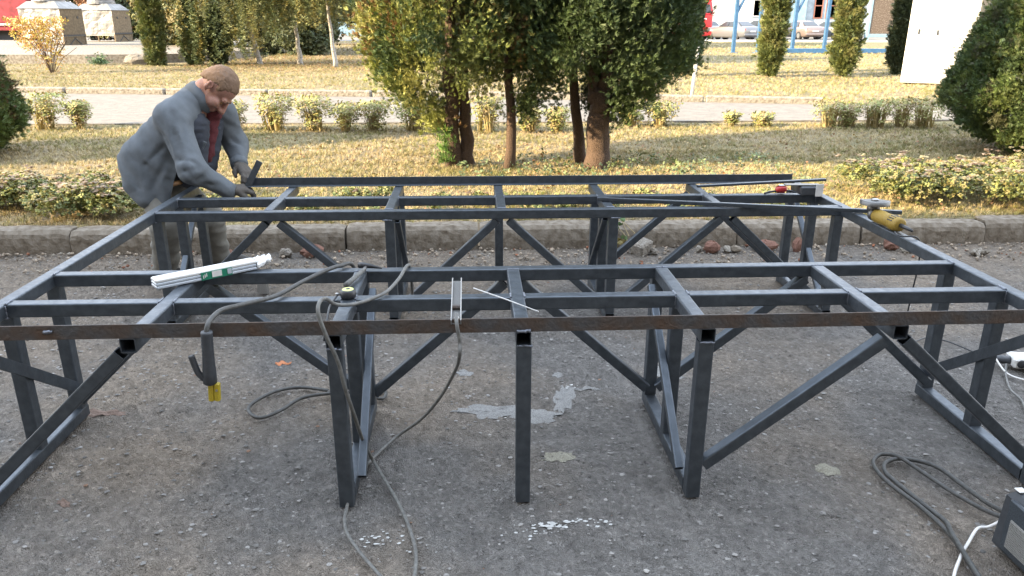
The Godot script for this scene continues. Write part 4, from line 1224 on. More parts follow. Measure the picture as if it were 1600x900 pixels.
# ---------------------------------------------------------------- person: blended limbs meshed as surface nets
func net(g: Geo, prims: Array, cell: float, k: float, disp = null):
	# prims: [a, b, ra, rb] tapered capsules, or [c, radii, basis] ellipsoids
	var lo := Vector3.INF; var hi := -Vector3.INF
	var boxes := []
	for p in prims:
		var a: Vector3; var b: Vector3
		if p.size() == 4:
			var r := Vector3.ONE * (maxf(p[2], p[3]) + k + cell * 2.0)
			a = (p[0] as Vector3).min(p[1]) - r; b = (p[0] as Vector3).max(p[1]) + r
		else:
			var m: float = maxf(p[1].x, maxf(p[1].y, p[1].z)) + k + cell * 2.0
			a = p[0] - Vector3.ONE * m; b = p[0] + Vector3.ONE * m
		boxes.append([a, b])
		lo = lo.min(a); hi = hi.max(b)
	var n := Vector3i(((hi - lo) / cell).ceil()) + Vector3i.ONE
	var f := PackedFloat32Array()
	f.resize(n.x * n.y * n.z)
	f.fill(9.0)
	for q in prims.size():
		var p = prims[q]
		var a := Vector3i((boxes[q][0] - lo) / cell); var b := Vector3i(((boxes[q][1] - lo) / cell).ceil())
		b = b.min(n - Vector3i.ONE)
		var cap: bool = p.size() == 4
		var p0: Vector3 = p[0]
		var ab := Vector3.ZERO; var l2 := 1.0; var ra := 0.0; var rd := 0.0
		var inv := Basis(); var rad := Vector3.ONE; var rm := 0.0
		if cap:
			ab = p[1] - p0; l2 = maxf(ab.length_squared(), 1e-9); ra = p[2]; rd = p[3] - p[2]
		else:
			inv = (p[2] as Basis).transposed(); rad = p[1]; rm = minf(rad.x, minf(rad.y, rad.z))
		for z in range(a.z, b.z + 1):
			for y in range(a.y, b.y + 1):
				var i := (z * n.y + y) * n.x + a.x
				for x in range(a.x, b.x + 1):
					var v := lo + Vector3(x, y, z) * cell - p0
					var d: float
					if cap:
						var t := clampf(v.dot(ab) / l2, 0.0, 1.0)
						d = (v - ab * t).length() - ra - rd * t
					else:
						var e := (inv * v) / rad
						var el := e.length()
						d = (el - 1.0) * rm if el < 0.05 else el * (el - 1.0) / maxf((e / rad).length(), 1e-6)
					var o := f[i]
					if o - d > k: f[i] = d
					elif d - o < k:
						var h := (k - absf(o - d)) / k
						f[i] = minf(o, d) - h * h * k * 0.25
					i += 1
	if disp != null:
		for z in n.z:
			for y in n.y:
				var i := (z * n.y + y) * n.x
				for x in n.x:
					if absf(f[i]) < 0.05: f[i] = disp.call(lo + Vector3(x, y, z) * cell, f[i])
					i += 1
	var ids := {}
	var vs := PackedVector3Array()
	var st := [1, n.x, n.x * n.y]
	var corner := []
	for c in 8: corner.append((c & 1) + ((c >> 1) & 1) * n.x + ((c >> 2) & 1) * n.x * n.y)
	for z in n.z - 1:
		for y in n.y - 1:
			for x in n.x - 1:
				var i := (z * n.y + y) * n.x + x
				if f[i] > cell * 3.0: continue
				var mask := 0
				for c in 8:
					if f[i + corner[c]] < 0.0: mask |= 1 << c
				if mask == 0 or mask == 255: continue
				var s := Vector3.ZERO; var cnt := 0
				for c in 8:
					for ax in 3:
						if c & (1 << ax): continue
						var d := c | (1 << ax)
						if ((mask >> c) & 1) == ((mask >> d) & 1): continue
						var fa := f[i + corner[c]]; var fb := f[i + corner[d]]
						var t := fa / (fa - fb)
						var pa := Vector3(c & 1, (c >> 1) & 1, (c >> 2) & 1)
						pa[ax] += t
						s += pa; cnt += 1
				ids[i] = vs.size()
				vs.append(lo + (Vector3(x, y, z) + s / cnt) * cell)
	for i in ids:
		for ax in 3:
			var inside := f[i] < 0.0
			if inside == (f[i + st[ax]] < 0.0): continue
			var u: int = st[(ax + 1) % 3]; var w: int = st[(ax + 2) % 3]
			if not (ids.has(i - u) and ids.has(i - w) and ids.has(i - u - w)): continue
			var a := vs[ids[i]]; var b := vs[ids[i - u]]; var c := vs[ids[i - u - w]]; var d := vs[ids[i - w]]
			if inside: g.quad(a, b, c, d)
			else: g.quad(a, d, c, b)

func fold(amp: float, fr: float, dir: Vector3, sd: int) -> Callable:      # cloth wrinkles running across dir
	var nz := fnl(sd, 1.0, FastNoiseLite.TYPE_SIMPLEX, 2)
	return func(p: Vector3, d: float) -> float:
		var q := p * fr + dir * (p.dot(dir) * fr * 3.0)
		return d + nz.get_noise_3dv(q) * amp * 0.8 + absf(nz.get_noise_3dv(q * 1.9 + Vector3(7, 3, 1))) * amp * 0.3 - amp * 0.08

func creases(base: Callable, list: Array) -> Callable:      # pressed folds: a groove with a soft ridge beside it
	return func(p: Vector3, d: float) -> float:
		var o: float = base.call(p, d)
		for c in list:
			var ab: Vector3 = c[1] - c[0]
			var t: float = clampf((p - c[0]).dot(ab) / ab.length_squared(), 0.0, 1.0)
			var q: float = (p - c[0] - ab * t).length() / 0.018
			if q < 6.0: o += 0.019 * (0.35 + 0.65 * sin(t * PI)) * (exp(-q * q) - 0.42 * exp(-q * q * 0.16))
		return o

func glove_prims(wrist: Vector3, knuckle: Vector3, palm_n: Vector3, curl: float) -> Array:
	var f := (knuckle - wrist).normalized()
	var s := f.cross(palm_n).normalized()
	var pn := s.cross(f)
	var o := []
	for i in 3: o.append([wrist + s * (i - 1) * 0.014, knuckle + s * (i - 1) * 0.026 - f * 0.01, 0.026, 0.02])
	var len := [0.072, 0.082, 0.077, 0.06]
	for i in 4:
		var b := knuckle + s * (i - 1.5) * 0.023
		var d1 := (f * cos(curl * 0.6) + pn * sin(curl * 0.6)).normalized()
		var d2 := (f * cos(curl * 1.5) + pn * sin(curl * 1.5)).normalized()
		var d3 := (f * cos(curl * 2.3) + pn * sin(curl * 2.3)).normalized()
		var m: Vector3 = b + d1 * len[i] * 0.45
		var e: Vector3 = m + d2 * len[i] * 0.33
		o.append([b, m, 0.0125, 0.0115]); o.append([m, e, 0.0115, 0.0105]); o.append([e, e + d3 * len[i] * 0.26, 0.0105, 0.009])
	var tb := wrist + f * 0.03 - s * 0.03
	var tm := tb + (f * 0.7 - s * 0.45 + pn * 0.55).normalized() * 0.042
	o.append([tb, tm, 0.018, 0.014]); o.append([tm, tm + (f + pn * 0.5).normalized() * 0.034, 0.0135, 0.011])
	return o

func person():
	mat("skin", Color(0.50, 0.255, 0.185), 0.55, 0.0, noises["fine"], 6.0)
	M.skin.subsurf_scatter_enabled = true; M.skin.subsurf_scatter_strength = 0.15
	mat("hair", Color(0.27, 0.165, 0.10), 0.75, 0.0, noises["fine"], 22.0, noises["nfine"], 22.0, 1.0)
	mat("jacket", Color(0.125, 0.142, 0.158), 0.92, 0.0, noises["soft"], 1.6, noises["ncloud"], 1.6, 0.12)
	mat("trousers", Color(0.205, 0.197, 0.172), 0.95, 0.0, noises["soft"], 1.9, noises["ncloud"], 1.9, 0.12)
	mat("shirt_red", Color(0.13, 0.02, 0.026), 0.9, 0.0, noises["fine"], 4.0)
	mat("shirt_dark", Color(0.035, 0.04, 0.052), 0.95)
	mat("glove", Color(0.13, 0.115, 0.10), 0.95, 0.0, noises["fine"], 10.0, noises["nfine"], 10.0, 0.8)
	mat("boot", Color(0.04, 0.035, 0.03), 0.6)
	mat("belt", Color(0.25, 0.13, 0.05), 0.5)
	var p := thing("person", "man in a grey work jacket and gloves bending over the frame's far left end", "person", Vector3(0, 0, 0))
	var pelvis := Vector3(-2.094, 0.718, -2.40); var mid := Vector3(-1.975, 0.855, -2.40); var chest := Vector3(-1.80, 1.00, -2.40); var nb := Vector3(-1.686, 1.118, -2.40)
	var rs := Vector3(-1.82, 1.015, -2.225); var re := Vector3(-1.70, 0.745, -2.09); var rw := Vector3(-1.545, 0.615, -2.17); var rk := Vector3(-1.462, 0.613, -2.215)
	var ls := Vector3(-1.66, 1.005, -2.565); var le := Vector3(-1.60, 0.81, -2.60); var lw := Vector3(-1.555, 0.712, -2.46); var lk := Vector3(-1.475, 0.675, -2.335)
	var rh := Vector3(-2.05, 0.72, -2.335); var rkn := Vector3(-1.915, 0.42, -2.165); var ran := Vector3(-2.06, 0.085, -2.42)
	var lh := Vector3(-2.09, 0.70, -2.50); var lkn := Vector3(-1.79, 0.36, -2.53); var lan := Vector3(-1.83, 0.085, -2.70)
	# head frame
	var F := Vector3(0.38, -0.90, 0.14).normalized()
	var U := Vector3(0.92, 0.38, 0.0); U = (U - F * U.dot(F)).normalized()
	var R := F.cross(U)
	var hb := Basis(R, U, F)
	var HS := 1.07
	var hc := Vector3(-1.618, 1.152, -2.385)
	var H := func(x: float, y: float, z: float) -> Vector3: return hc + hb * Vector3(x, y, z) * HS
	# the body: one continuous surface from head to ankles
	var body := Geo.new(true)
	net(body, [[pelvis, mid, 0.095, 0.10], [mid, chest, 0.10, 0.105], [chest, nb, 0.10, 0.06], [chest, rs, 0.09, 0.06], [chest, ls, 0.09, 0.06], [rs, re, 0.05, 0.042], [re, rw, 0.042, 0.03], [ls, le, 0.05, 0.042], [le, lw, 0.042, 0.03], [pelvis, rh, 0.085, 0.08], [rh, rkn, 0.075, 0.055], [rkn, ran, 0.055, 0.038], [pelvis, lh, 0.085, 0.08], [lh, lkn, 0.075, 0.055], [lkn, lan, 0.055, 0.038], [nb, H.call(0, -0.04, -0.03), 0.062, 0.055]], 0.016, 0.03)
	net(body, [[H.call(0, 0.04, -0.012), Vector3(0.074, 0.09, 0.094) * HS, hb], [H.call(0, -0.035, 0.03), Vector3(0.060, 0.066, 0.066) * HS, hb], [H.call(0, -0.092, 0.062), Vector3(0.030, 0.026, 0.026) * HS, hb], [H.call(0, -0.082, 0.03), Vector3(0.042, 0.028, 0.045) * HS, hb],
		[H.call(0, 0.018, 0.094), H.call(0, -0.022, 0.118), 0.009, 0.0155], [H.call(-0.012, -0.026, 0.105), H.call(0.012, -0.026, 0.105), 0.011, 0.011], [H.call(-0.036, 0.028, 0.078), H.call(0.036, 0.028, 0.078), 0.014, 0.014],
		[H.call(-0.04, -0.022, 0.062), Vector3(0.028, 0.03, 0.03) * HS, hb], [H.call(0.04, -0.022, 0.062), Vector3(0.028, 0.03, 0.03) * HS, hb], [H.call(-0.018, -0.054, 0.091), H.call(0.018, -0.054, 0.091), 0.007, 0.007], [H.call(-0.015, -0.066, 0.088), H.call(0.015, -0.066, 0.088), 0.0075, 0.0075],
		[nb, H.call(0, -0.05, -0.025), 0.066, 0.06]], 0.0045, 0.014)
	for s in [-1, 1]:
		net(body, [[H.call(s * 0.070, 0.012, -0.016), H.call(s * 0.084, 0.020, -0.028), 0.008, 0.006], [H.call(s * 0.084, 0.022, -0.028), H.call(s * 0.081, -0.012, -0.020), 0.007, 0.006], [H.call(s * 0.081, -0.012, -0.020), H.call(s * 0.072, -0.024, -0.006), 0.007, 0.005], [H.call(s * 0.078, 0.004, -0.016), Vector3(0.006, 0.026, 0.017) * HS, hb]], 0.003, 0.008)
	part("body", body, M.skin, p)
	for s in [-1, 1]:
		var e := Geo.new(true)
		e.ell(H.call(s * 0.031, 0.006, 0.078), Vector3.ONE * 0.0115, hb, 10)
		part("eye", e, M.belt, p)
	var hair := Geo.new(true)
	var hn := fnl(71, 60.0)
	net(hair, [[H.call(0, 0.044, -0.015), Vector3(0.0775, 0.0925, 0.0965) * HS, hb], [H.call(0, 0.0, -0.048), Vector3(0.066, 0.075, 0.062) * HS, hb]], 0.0045, 0.015, func(q: Vector3, d: float) -> float:
		var l := hb.transposed() * (q - hc) / HS
		d += hn.get_noise_3dv(Vector3(l.x, l.y * 0.35, l.z * 0.35)) * 0.004 + hn.get_noise_3dv(Vector3(l.x * 3.0, l.y, l.z)) * 0.0025
		var cut: float = (0.030 + 0.62 * l.z - maxf(0.0, 0.018 - absf(l.z - 0.022)) * 2.2 + hn.get_noise_3dv(l * 1.5) * 0.016 - l.y) * 0.8
		return maxf(d + 0.006 * clampf(1.0 + cut / 0.022, 0.0, 1.0), cut))
	part("hair", hair, M.hair, p)
	var brow := Geo.new(true)
	for s in [-1, 1]: net(brow, [[H.call(s * 0.014, 0.036, 0.092), H.call(s * 0.045, 0.034, 0.080), 0.005, 0.004]], 0.003, 0.004)
	part("eyebrows", brow, M.hair, p)
	# clothes
	var sh := Geo.new(true)
	net(sh, [[Vector3(-1.662, 1.02, -2.42), Vector3(-1.73, 0.78, -2.41), 0.042, 0.05], [Vector3(-1.67, 1.08, -2.40), Vector3(-1.655, 1.02, -2.42), 0.05, 0.042]], 0.012, 0.03, fold(0.012, 9.0, Vector3.UP, 5))
	part("shirt", sh, M.shirt_red, p)
	var und := Geo.new(true)
	net(und, [[Vector3(-1.76, 0.95, -2.33), Vector3(-1.80, 0.68, -2.34), 0.10, 0.085], [Vector3(-1.72, 0.95, -2.50), Vector3(-1.78, 0.68, -2.46), 0.09, 0.085]], 0.012, 0.03, fold(0.012, 9.0, Vector3.UP, 6))
	part("dark_undershirt", und, M.shirt_dark, p)
	var tr := Geo.new(true)
	net(tr, [[rh, pelvis + Vector3(0.01, 0.0, 0), 0.10, 0.10], [lh + Vector3(0.02, 0, 0), pelvis + Vector3(0.01, 0, 0), 0.10, 0.10], [rh + Vector3(0.0, -0.02, 0), rkn, 0.088, 0.078], [rkn, ran + Vector3(0.0, 0.0, 0), 0.086, 0.074], [lh + Vector3(0.02, 0, 0), lkn, 0.098, 0.080], [lkn, lan, 0.084, 0.074]], 0.012, 0.04, fold(0.011, 3.2, Vector3(0.3, 1, 0).normalized(), 7))
	part("trousers", tr, M.trousers, p)
	var jk := Geo.new(true)
	var z := Vector3(0, 0, 1)
	var bk := Vector3(0.012, -0.002, 0)
	net(jk, [[pelvis + z * 0.07 + bk, mid + z * 0.075 + bk, 0.103, 0.110], [pelvis - z * 0.07 + bk, mid - z * 0.075 + bk, 0.103, 0.110], [mid + z * 0.075 + bk, chest + z * 0.08 + Vector3(-0.01, 0.008, 0), 0.110, 0.116], [mid - z * 0.075 + bk, chest - z * 0.08 + Vector3(-0.01, 0.008, 0), 0.110, 0.116],
		[chest + Vector3(-0.01, 0.015, 0), nb + Vector3(-0.035, -0.01, 0), 0.112, 0.070], [nb + Vector3(-0.055, -0.015, 0.02), rs, 0.062, 0.078], [nb + Vector3(-0.055, -0.015, -0.02), ls, 0.062, 0.078],
		[rs, re, 0.084, 0.066], [re, rw, 0.064, 0.046], [ls, le, 0.080, 0.066], [le, lw, 0.064, 0.046],
		[Vector3(-1.90, 0.86, -2.28), Vector3(-1.915, 0.55, -2.19), 0.085, 0.03], [Vector3(-2.0, 0.80, -2.29), Vector3(-2.01, 0.56, -2.195), 0.10, 0.05], [Vector3(-2.05, 0.78, -2.30), Vector3(-2.06, 0.585, -2.215), 0.10, 0.045], [Vector3(-2.075, 0.77, -2.30), Vector3(-2.095, 0.64, -2.225), 0.09, 0.05], [pelvis + Vector3(0.01, 0.02, 0.06), Vector3(-2.085, 0.62, -2.36), 0.095, 0.065], [pelvis + Vector3(0.02, 0.02, -0.08), Vector3(-2.06, 0.60, -2.50), 0.09, 0.06], [chest + Vector3(0.05, -0.05, -0.13), Vector3(-1.80, 0.66, -2.55), 0.06, 0.03]],
		0.010, 0.045, creases(fold(0.012, 2.6, Vector3(0.7, 0.6, 0.0).normalized(), 9), [
			[Vector3(-1.77, 0.81, -2.06), Vector3(-1.65, 0.785, -2.04)], [Vector3(-1.75, 0.745, -2.03), Vector3(-1.64, 0.765, -2.035)], [Vector3(-1.715, 0.69, -2.045), Vector3(-1.615, 0.725, -2.05)],
			[Vector3(-1.80, 1.0, -2.15), Vector3(-1.735, 0.83, -2.035)], [Vector3(-1.845, 0.96, -2.16), Vector3(-1.79, 0.80, -2.07)], [Vector3(-1.75, 0.98, -2.15), Vector3(-1.69, 0.86, -2.04)],
			[Vector3(-1.82, 1.105, -2.31), Vector3(-1.885, 1.02, -2.20)], [Vector3(-1.885, 1.02, -2.20), Vector3(-1.855, 0.91, -2.17)],
			[Vector3(-1.86, 0.92, -2.21), Vector3(-2.06, 0.80, -2.23)], [Vector3(-1.87, 0.87, -2.20), Vector3(-2.05, 0.70, -2.20)], [Vector3(-1.86, 0.80, -2.19), Vector3(-1.97, 0.62, -2.16)], [Vector3(-1.99, 0.96, -2.31), Vector3(-1.89, 0.84, -2.21)], [Vector3(-2.10, 0.80, -2.28), Vector3(-2.03, 0.64, -2.18)],
			[Vector3(-1.645, 0.685, -2.075), Vector3(-1.575, 0.655, -2.11)], [Vector3(-1.60, 0.85, -2.52), Vector3(-1.545, 0.80, -2.53)], [Vector3(-1.61, 0.80, -2.53), Vector3(-1.54, 0.77, -2.52)]]))
	var jo := part("jacket", jk, M.jacket, p)
	var cg := Geo.new(true)
	var ring := []
	var ax := Vector3(0.88, 0.45, 0.0).normalized()
	for q in [[0.098, -0.045], [0.100, -0.01], [0.084, 0.028], [0.078, 0.026], [0.088, -0.01], [0.088, -0.045]]:
		var r := PackedVector3Array()
		for i in 20:
			var an := -TAU * i / 20.0
			var e1 := ax.cross(Vector3.BACK).normalized(); var e2 := e1.cross(ax)
			r.append(nb + ax * (q[1] + 0.012 * cos(an)) + (e1 * cos(an) * 1.0 + e2 * sin(an) * 0.95) * q[0])
		ring.append(r)
	cg.grid(ring, true, false)
	part("collar", cg, M.jacket, jo)
	for q in [[rw, re], [lw, le]]:
		var c2 := Geo.new(true)
		var d: Vector3 = (q[0] - q[1]).normalized()
		c2.sweep(PackedVector3Array([q[0] - d * 0.03, q[0] - d * 0.005, q[0] + d * 0.018]), [0.050, 0.052, 0.049], 14)
		part("cuff", c2, M.jacket, jo)
	var pk := Geo.new()
	pk.box(Transform3D(Basis(Vector3(0.55, 0.83, 0.0), Vector3(-0.75, 0.5, 0.42), Vector3(0.35, -0.23, 0.9)).orthonormalized(), Vector3(-1.735, 0.86, -2.265)), Vector3(0.085, 0.11, 0.008), 0.003)
	part("pocket_flap", pk, M.jacket, jo)
	var bt := Geo.new(true)
	bt.sweep(PackedVector3Array([Vector3(-1.99, 0.66, -2.20), Vector3(-1.90, 0.635, -2.21), Vector3(-1.83, 0.645, -2.30)]), 0.014, 8)
	part("belt", bt, M.belt, p)
	var gl := Geo.new(true)
	net(gl, glove_prims(rw + (rk - rw) * 0.15, rk, Vector3(0.15, -0.9, -0.35), 0.75), 0.0045, 0.010)
	part("glove", gl, M.glove, p)
	gl = Geo.new(true)
	net(gl, glove_prims(lw + (lk - lw) * 0.15, lk, Vector3(0.1, -0.8, 0.5), 0.7), 0.0045, 0.010)
	part("glove", gl, M.glove, p)
	for q in [[ran, Vector3(0.97, 0, 0.22)], [lan, Vector3(0.96, 0, 0.1)]]:
		var b := Geo.new(true)
		var a: Vector3 = q[0]; var d: Vector3 = q[1]
		var g0 := Vector3(a.x, 0.042, a.z)
		net(b, [[a + Vector3(0, 0.04, 0), g0, 0.055, 0.05], [g0 - d * 0.03, g0 + d * 0.13, 0.042, 0.042], [g0 + d * 0.13, g0 + d * 0.19 + Vector3(0, -0.004, 0), 0.044, 0.036]], 0.010, 0.03, func(v: Vector3, dd: float) -> float: return maxf(dd, 0.004 - v.y))
		part("boot", b, M.boot, p)

# ---------------------------------------------------------------- tools and loose things
var gh: Callable

func smooth(list: Array, per := 7) -> PackedVector3Array:      # Catmull-Rom through [x, y, z] points
	var p := []
	for q in list: p.append(q if q is Vector3 else Vector3(q[0], q[1], q[2]))
	var o := PackedVector3Array()
	for i in p.size() - 1:
		var a: Vector3 = p[max(i - 1, 0)]; var b: Vector3 = p[i]; var c: Vector3 = p[i + 1]; var d: Vector3 = p[min(i + 2, p.size() - 1)]
		for k in per: o.append(b.cubic_interpolate(c, a, d, k / float(per)))
	o.append(p[-1])
	return o

func cable(called: String, label: String, pts: Array, r: float, m: Material, cat := "cable", group := ""):
	var g := Geo.new(true)
	g.sweep(smooth(pts), r, 8)
	tag(part(called, g, m), label, cat, group)

func frame_tools():
	# bundle of welding electrodes in film, lying over the rail
	var t := thing("electrode_pack", "white film wrapped pack of welding electrodes with a green label", "electrode pack", Vector3(-1.16, TOP + 0.020, -0.575), "", 0.66)
	var g := Geo.new()
	for i in 3:
		var q := Geo.new()
		q.box(Transform3D(Basis(), Vector3(0, 0.0118 * (i - 1), 0)), Vector3(0.37, 0.0112, 0.062 - 0.002 * i), 0.003)
		part("layer", q, M.pack if i < 2 else M.white, t)
	g.box(Transform3D(Basis(), Vector3(0.03, -0.002, 0.0315)), Vector3(0.115, 0.029, 0.002), 0.0)
	var lb := part("label", g, M.green_print, t)
	g = Geo.new(); g.box(Transform3D(Basis(), Vector3(0.03, 0.0, 0.0335)), Vector3(0.036, 0.022, 0.0015), 0.0); part("print", g, M.white, lb)
	g = Geo.new(); g.box(Transform3D(Basis(), Vector3(0.077, 0.0, 0.0335)), Vector3(0.016, 0.02, 0.0015), 0.0); part("print", g, M.pack, lb)
	for i in 3:
		g = Geo.new(); g.box(Transform3D(Basis(), Vector3(-0.008 - i * 0.006, 0.002 - i * 0.003, 0.0335)), Vector3(0.003, 0.012, 0.0015), 0.0); part("print", g, M.white, lb)
	g = Geo.new()
	var f := fnl(5, 30.0)
	var rings := []
	for i in 9:
		var w := lerpf(0.034, 0.02, i / 8.0); var r := PackedVector3Array()
		for k in 12:
			var an := -TAU * k / 12.0
			r.append(Vector3(0.186 + i * 0.008, sin(an) * lerpf(0.024, 0.012, i / 8.0) + f.get_noise_2d(i, k * 3) * 0.012 + i * 0.001, cos(an) * w + f.get_noise_2d(i + 50, k * 3) * 0.01))
		r.reverse(); rings.append(r)
	g.grid(rings)
	part("film_end", g, M.foil, t)
	# electrode holder hanging over the front bar
	t = thing("electrode_holder", "black welding electrode holder with yellow jaw hanging at the front", "electrode holder", Vector3(-0.966, 0.57, 0.035))
	g = Geo.new(true)
	var pr := []
	for i in 16:
		var y := 0.082 - i * 0.0055
		pr.append([0.0165 + (0.0012 if i % 2 else 0.0), y])
	pr.append([0.0175, -0.01]); pr.append([0.020, -0.05]); pr.append([0.0205, -0.085]); pr.append([0.015, -0.09])
	pr.reverse()
	g.lathe(Transform3D(Basis(Vector3.FORWARD, 0.06), Vector3.ZERO), pr, 16)
	part("handle", g, M.plastic_grey, t)
	g = Geo.new(true)
	g.sweep(smooth([[0.0, -0.075, 0], [-0.018, -0.072, 0.002], [-0.034, -0.052, 0.004], [-0.041, -0.025, 0.006], [-0.047, 0.008, 0.008]]), 0.0095, 10)
	part("lever", g, M.plastic_grey, t)
	for s in [-1, 1]:
		g = Geo.new()
		g.box(Transform3D(Basis(Vector3.FORWARD, 0.08), Vector3(0.004 + s * 0.0088, -0.117, 0)), Vector3(0.0165, 0.06, 0.018), 0.003)
		part("jaw", g, M.yellow, t)
	g = Geo.new(); g.lathe(Transform3D(Basis(Vector3.RIGHT, PI / 2), Vector3(0.014, -0.108, 0.008)), [[0.004, 0], [0.004, 0.003]], 8); part("rivet", g, M.bright_metal, t)
	cable("holder_cable", "thick cable curving from the electrode holder over the rails", [[-0.964, 0.635, 0.035], [-0.958, 0.672, 0.02], [-0.945, 0.682, -0.06], [-0.912, 0.658, -0.178], [-0.845, 0.634, -0.322], [-0.789, 0.632, -0.468], [-0.726, 0.640, -0.569], [-0.677, 0.634, -0.66], [-0.64, 0.60, -0.74], [-0.63, 0.4, -0.78], [-0.66, 0.1, -0.8], [-0.80, 0.012, -0.82]], 0.0078, M.rubber)
	# earth clamp over the front bar
	t = thing("earth_clamp", "bright metal earth clamp laid across the front bar and rail", "clamp", Vector3(-0.222, TOP + 0.055, -0.13), "", 0.0)
	t.rotation.x = 0.18
	g = Geo.new(); g.box(Transform3D(Basis(), Vector3(0, 0.0, 0)), Vector3(0.026, 0.004, 0.27), 0.001); part("back_plate", g, M.tool_metal, t)
	for s in [-1, 1]:
		g = Geo.new(); g.box(Transform3D(Basis(), Vector3(s * 0.0145, 0.006, 0.0)), Vector3(0.0035, 0.018, 0.27), 0.001); part("side_plate", g, M.bright_metal, t)
	g = Geo.new(); g.lathe(Transform3D(Basis(Vector3.FORWARD, PI / 2), Vector3(-0.013, 0.006, 0.045)), [[0.009, 0], [0.009, 0.026]], 10); part("spring_pin", g, M.rusty, t)
	g = Geo.new(true); g.lathe(Transform3D(Basis(), Vector3(0.002, 0.004, 0.125)), [[0.008, 0], [0.008, 0.014], [0.005, 0.017]], 6); part("bolt", g, M.bright_metal, t)
	g = Geo.new(); g.box(Transform3D(Basis(), Vector3(0, -0.012, -0.125)), Vector3(0.03, 0.024, 0.022), 0.004); part("jaw", g, M.bright_metal, t)
	cable("earth_cable", "grey cable falling from the earth clamp to the ground in front", [[-0.221, 0.675, -0.02], [-0.219, 0.655, 0.022], [-0.211, 0.601, 0.03], [-0.214, 0.543, 0.02], [-0.236, 0.36, -0.277], [-0.293, 0.22, -0.357], [-0.371, 0.10, -0.410], [-0.473, 0.014, -0.425], [-0.551, 0.012, -0.262], [-0.587, 0.012, -0.117], [-0.594, 0.012, 0.0], [-0.586, 0.012, 0.111], [-0.544, 0.012, 0.208], [-0.44, 0.012, 0.365], [-0.30, 0.012, 0.55]], 0.006, M.rubber_grey)
	cable("welding_cable", "long grey cable looping over the second rail and down the front leg", [[-0.41, 0.46, -0.70], [-0.412, 0.60, -0.685], [-0.421, 0.634, -0.650], [-0.438, 0.634, -0.50], [-0.469, 0.632, -0.36], [-0.517, 0.628, -0.293], [-0.569, 0.640, -0.21], [-0.612, 0.66, -0.16], [-0.628, 0.70, -0.10], [-0.631, 0.722, -0.03], [-0.633, 0.712, 0.012], [-0.627, 0.680, 0.026], [-0.609, 0.622, 0.03], [-0.583, 0.532, 0.02], [-0.571, 0.445, 0.012], [-0.556, 0.327, -0.03], [-0.556, 0.16, -0.16], [-0.54, 0.03, -0.245], [-0.494, 0.018, -0.151], [-0.42, 0.012, 0.018], [-0.372, 0.012, 0.165], [-0.351, 0.012, 0.266], [-0.349, 0.012, 0.37], [-0.36, 0.012, 0.55]], 0.0063, M.rubber_grey)
	# tape measure and chipping hammer on the joist
	t = thing("tape_measure", "round black tape measure with a pale yellow top on the joist", "tape measure", Vector3(-0.600, TOP + 0.002, -0.335))
	g = Geo.new(true); g.lathe(Transform3D(), [[0.024, 0.0], [0.027, 0.003], [0.028, 0.012], [0.027, 0.026], [0.022, 0.029]], 20); part("case", g, M.plastic_black, t)
	g = Geo.new(true); g.lathe(Transform3D(Basis(), Vector3(0, 0.0285, 0)), [[0.0205, 0], [0.019, 0.002], [0.009, 0.0025]], 18); part("disc", g, M.tape_top, t)
	g = Geo.new(true); g.lathe(Transform3D(Basis(), Vector3(0, 0.031, 0)), [[0.008, 0], [0.006, 0.0015]], 12); part("hub", g, M.plastic_grey, t)
	g = Geo.new(); g.bar(Vector3(-0.027, 0.012, 0.002), Vector3(-0.041, 0.018, 0.012), 0.012, 0.008); part("hook", g, M.bright_metal, t)
	g = Geo.new(true); g.sweep(smooth([[-0.036, 0.012, 0.01], [-0.045, 0.003, 0.05], [-0.046, 0.003, 0.12], [-0.044, -0.03, 0.20], [-0.05, -0.07, 0.22]]), 0.004, 6); part("strap", g, M.plastic_black, t)
	t = thing("chipping_hammer", "dark chipping hammer lying along the joist over the second rail", "hammer", Vector3(-0.60, TOP + 0.012, -0.53))
	g = Geo.new(true); g.sweep(PackedVector3Array([Vector3(-0.022, 0.002, 0.10), Vector3(-0.006, 0.004, 0.04), Vector3(0.018, 0.006, -0.055)]), [0.011, 0.009, 0.008], 10); part("grip", g, M.rubber_grey, t)
	g = Geo.new(true); g.sweep(PackedVector3Array([Vector3(0.018, 0.006, -0.055), Vector3(0.026, 0.008, -0.10)]), 0.006, 8); part("shaft", g, M.tool_metal, t)
	g = Geo.new(true); g.sweep(PackedVector3Array([Vector3(-0.004, 0.010, -0.108), Vector3(0.012, 0.012, -0.104), Vector3(0.04, 0.010, -0.098), Vector3(0.085, 0.002, -0.094)]), [0.012, 0.012, 0.009, 0.003], 8); part("head", g, M.plastic_black, t)
	g = Geo.new(true); g.sweep(PackedVector3Array([Vector3(-0.167, TOP + 0.018, -0.366), Vector3(-0.06, TOP + 0.013, -0.262), Vector3(0.045, TOP + 0.006, -0.156)]), 0.0021, 6)
	tag(part("welding_electrode", g, M.white), "single thin white welding rod lying over the middle joist", "welding rod")
	# things on the far half
	g = Geo.new()
	g.box(Transform3D(Basis(), Vector3(0.14, TOP + 0.026, -2.262)), Vector3(3.2, 0.046, 0.004), 0.001)
	g.box(Transform3D(Basis(), Vector3(0.14, TOP + 0.005, -2.238)), Vector3(3.2, 0.004, 0.044), 0.001)
	tag(part("steel_angle_bar", g, M.steel), "long loose angle bar the man is fitting on the far edge", "angle bar")
	g = Geo.new()
	g.bar(Vector3(-1.462, 0.605, -2.222), Vector3(-1.372, 0.768, -2.235), 0.036, 0.005, Vector3(0, 0, 1), 0.001)
	tag(part("steel_offcut", g, M.steel), "short pointed steel offcut held upright in the man's gloves", "offcut")
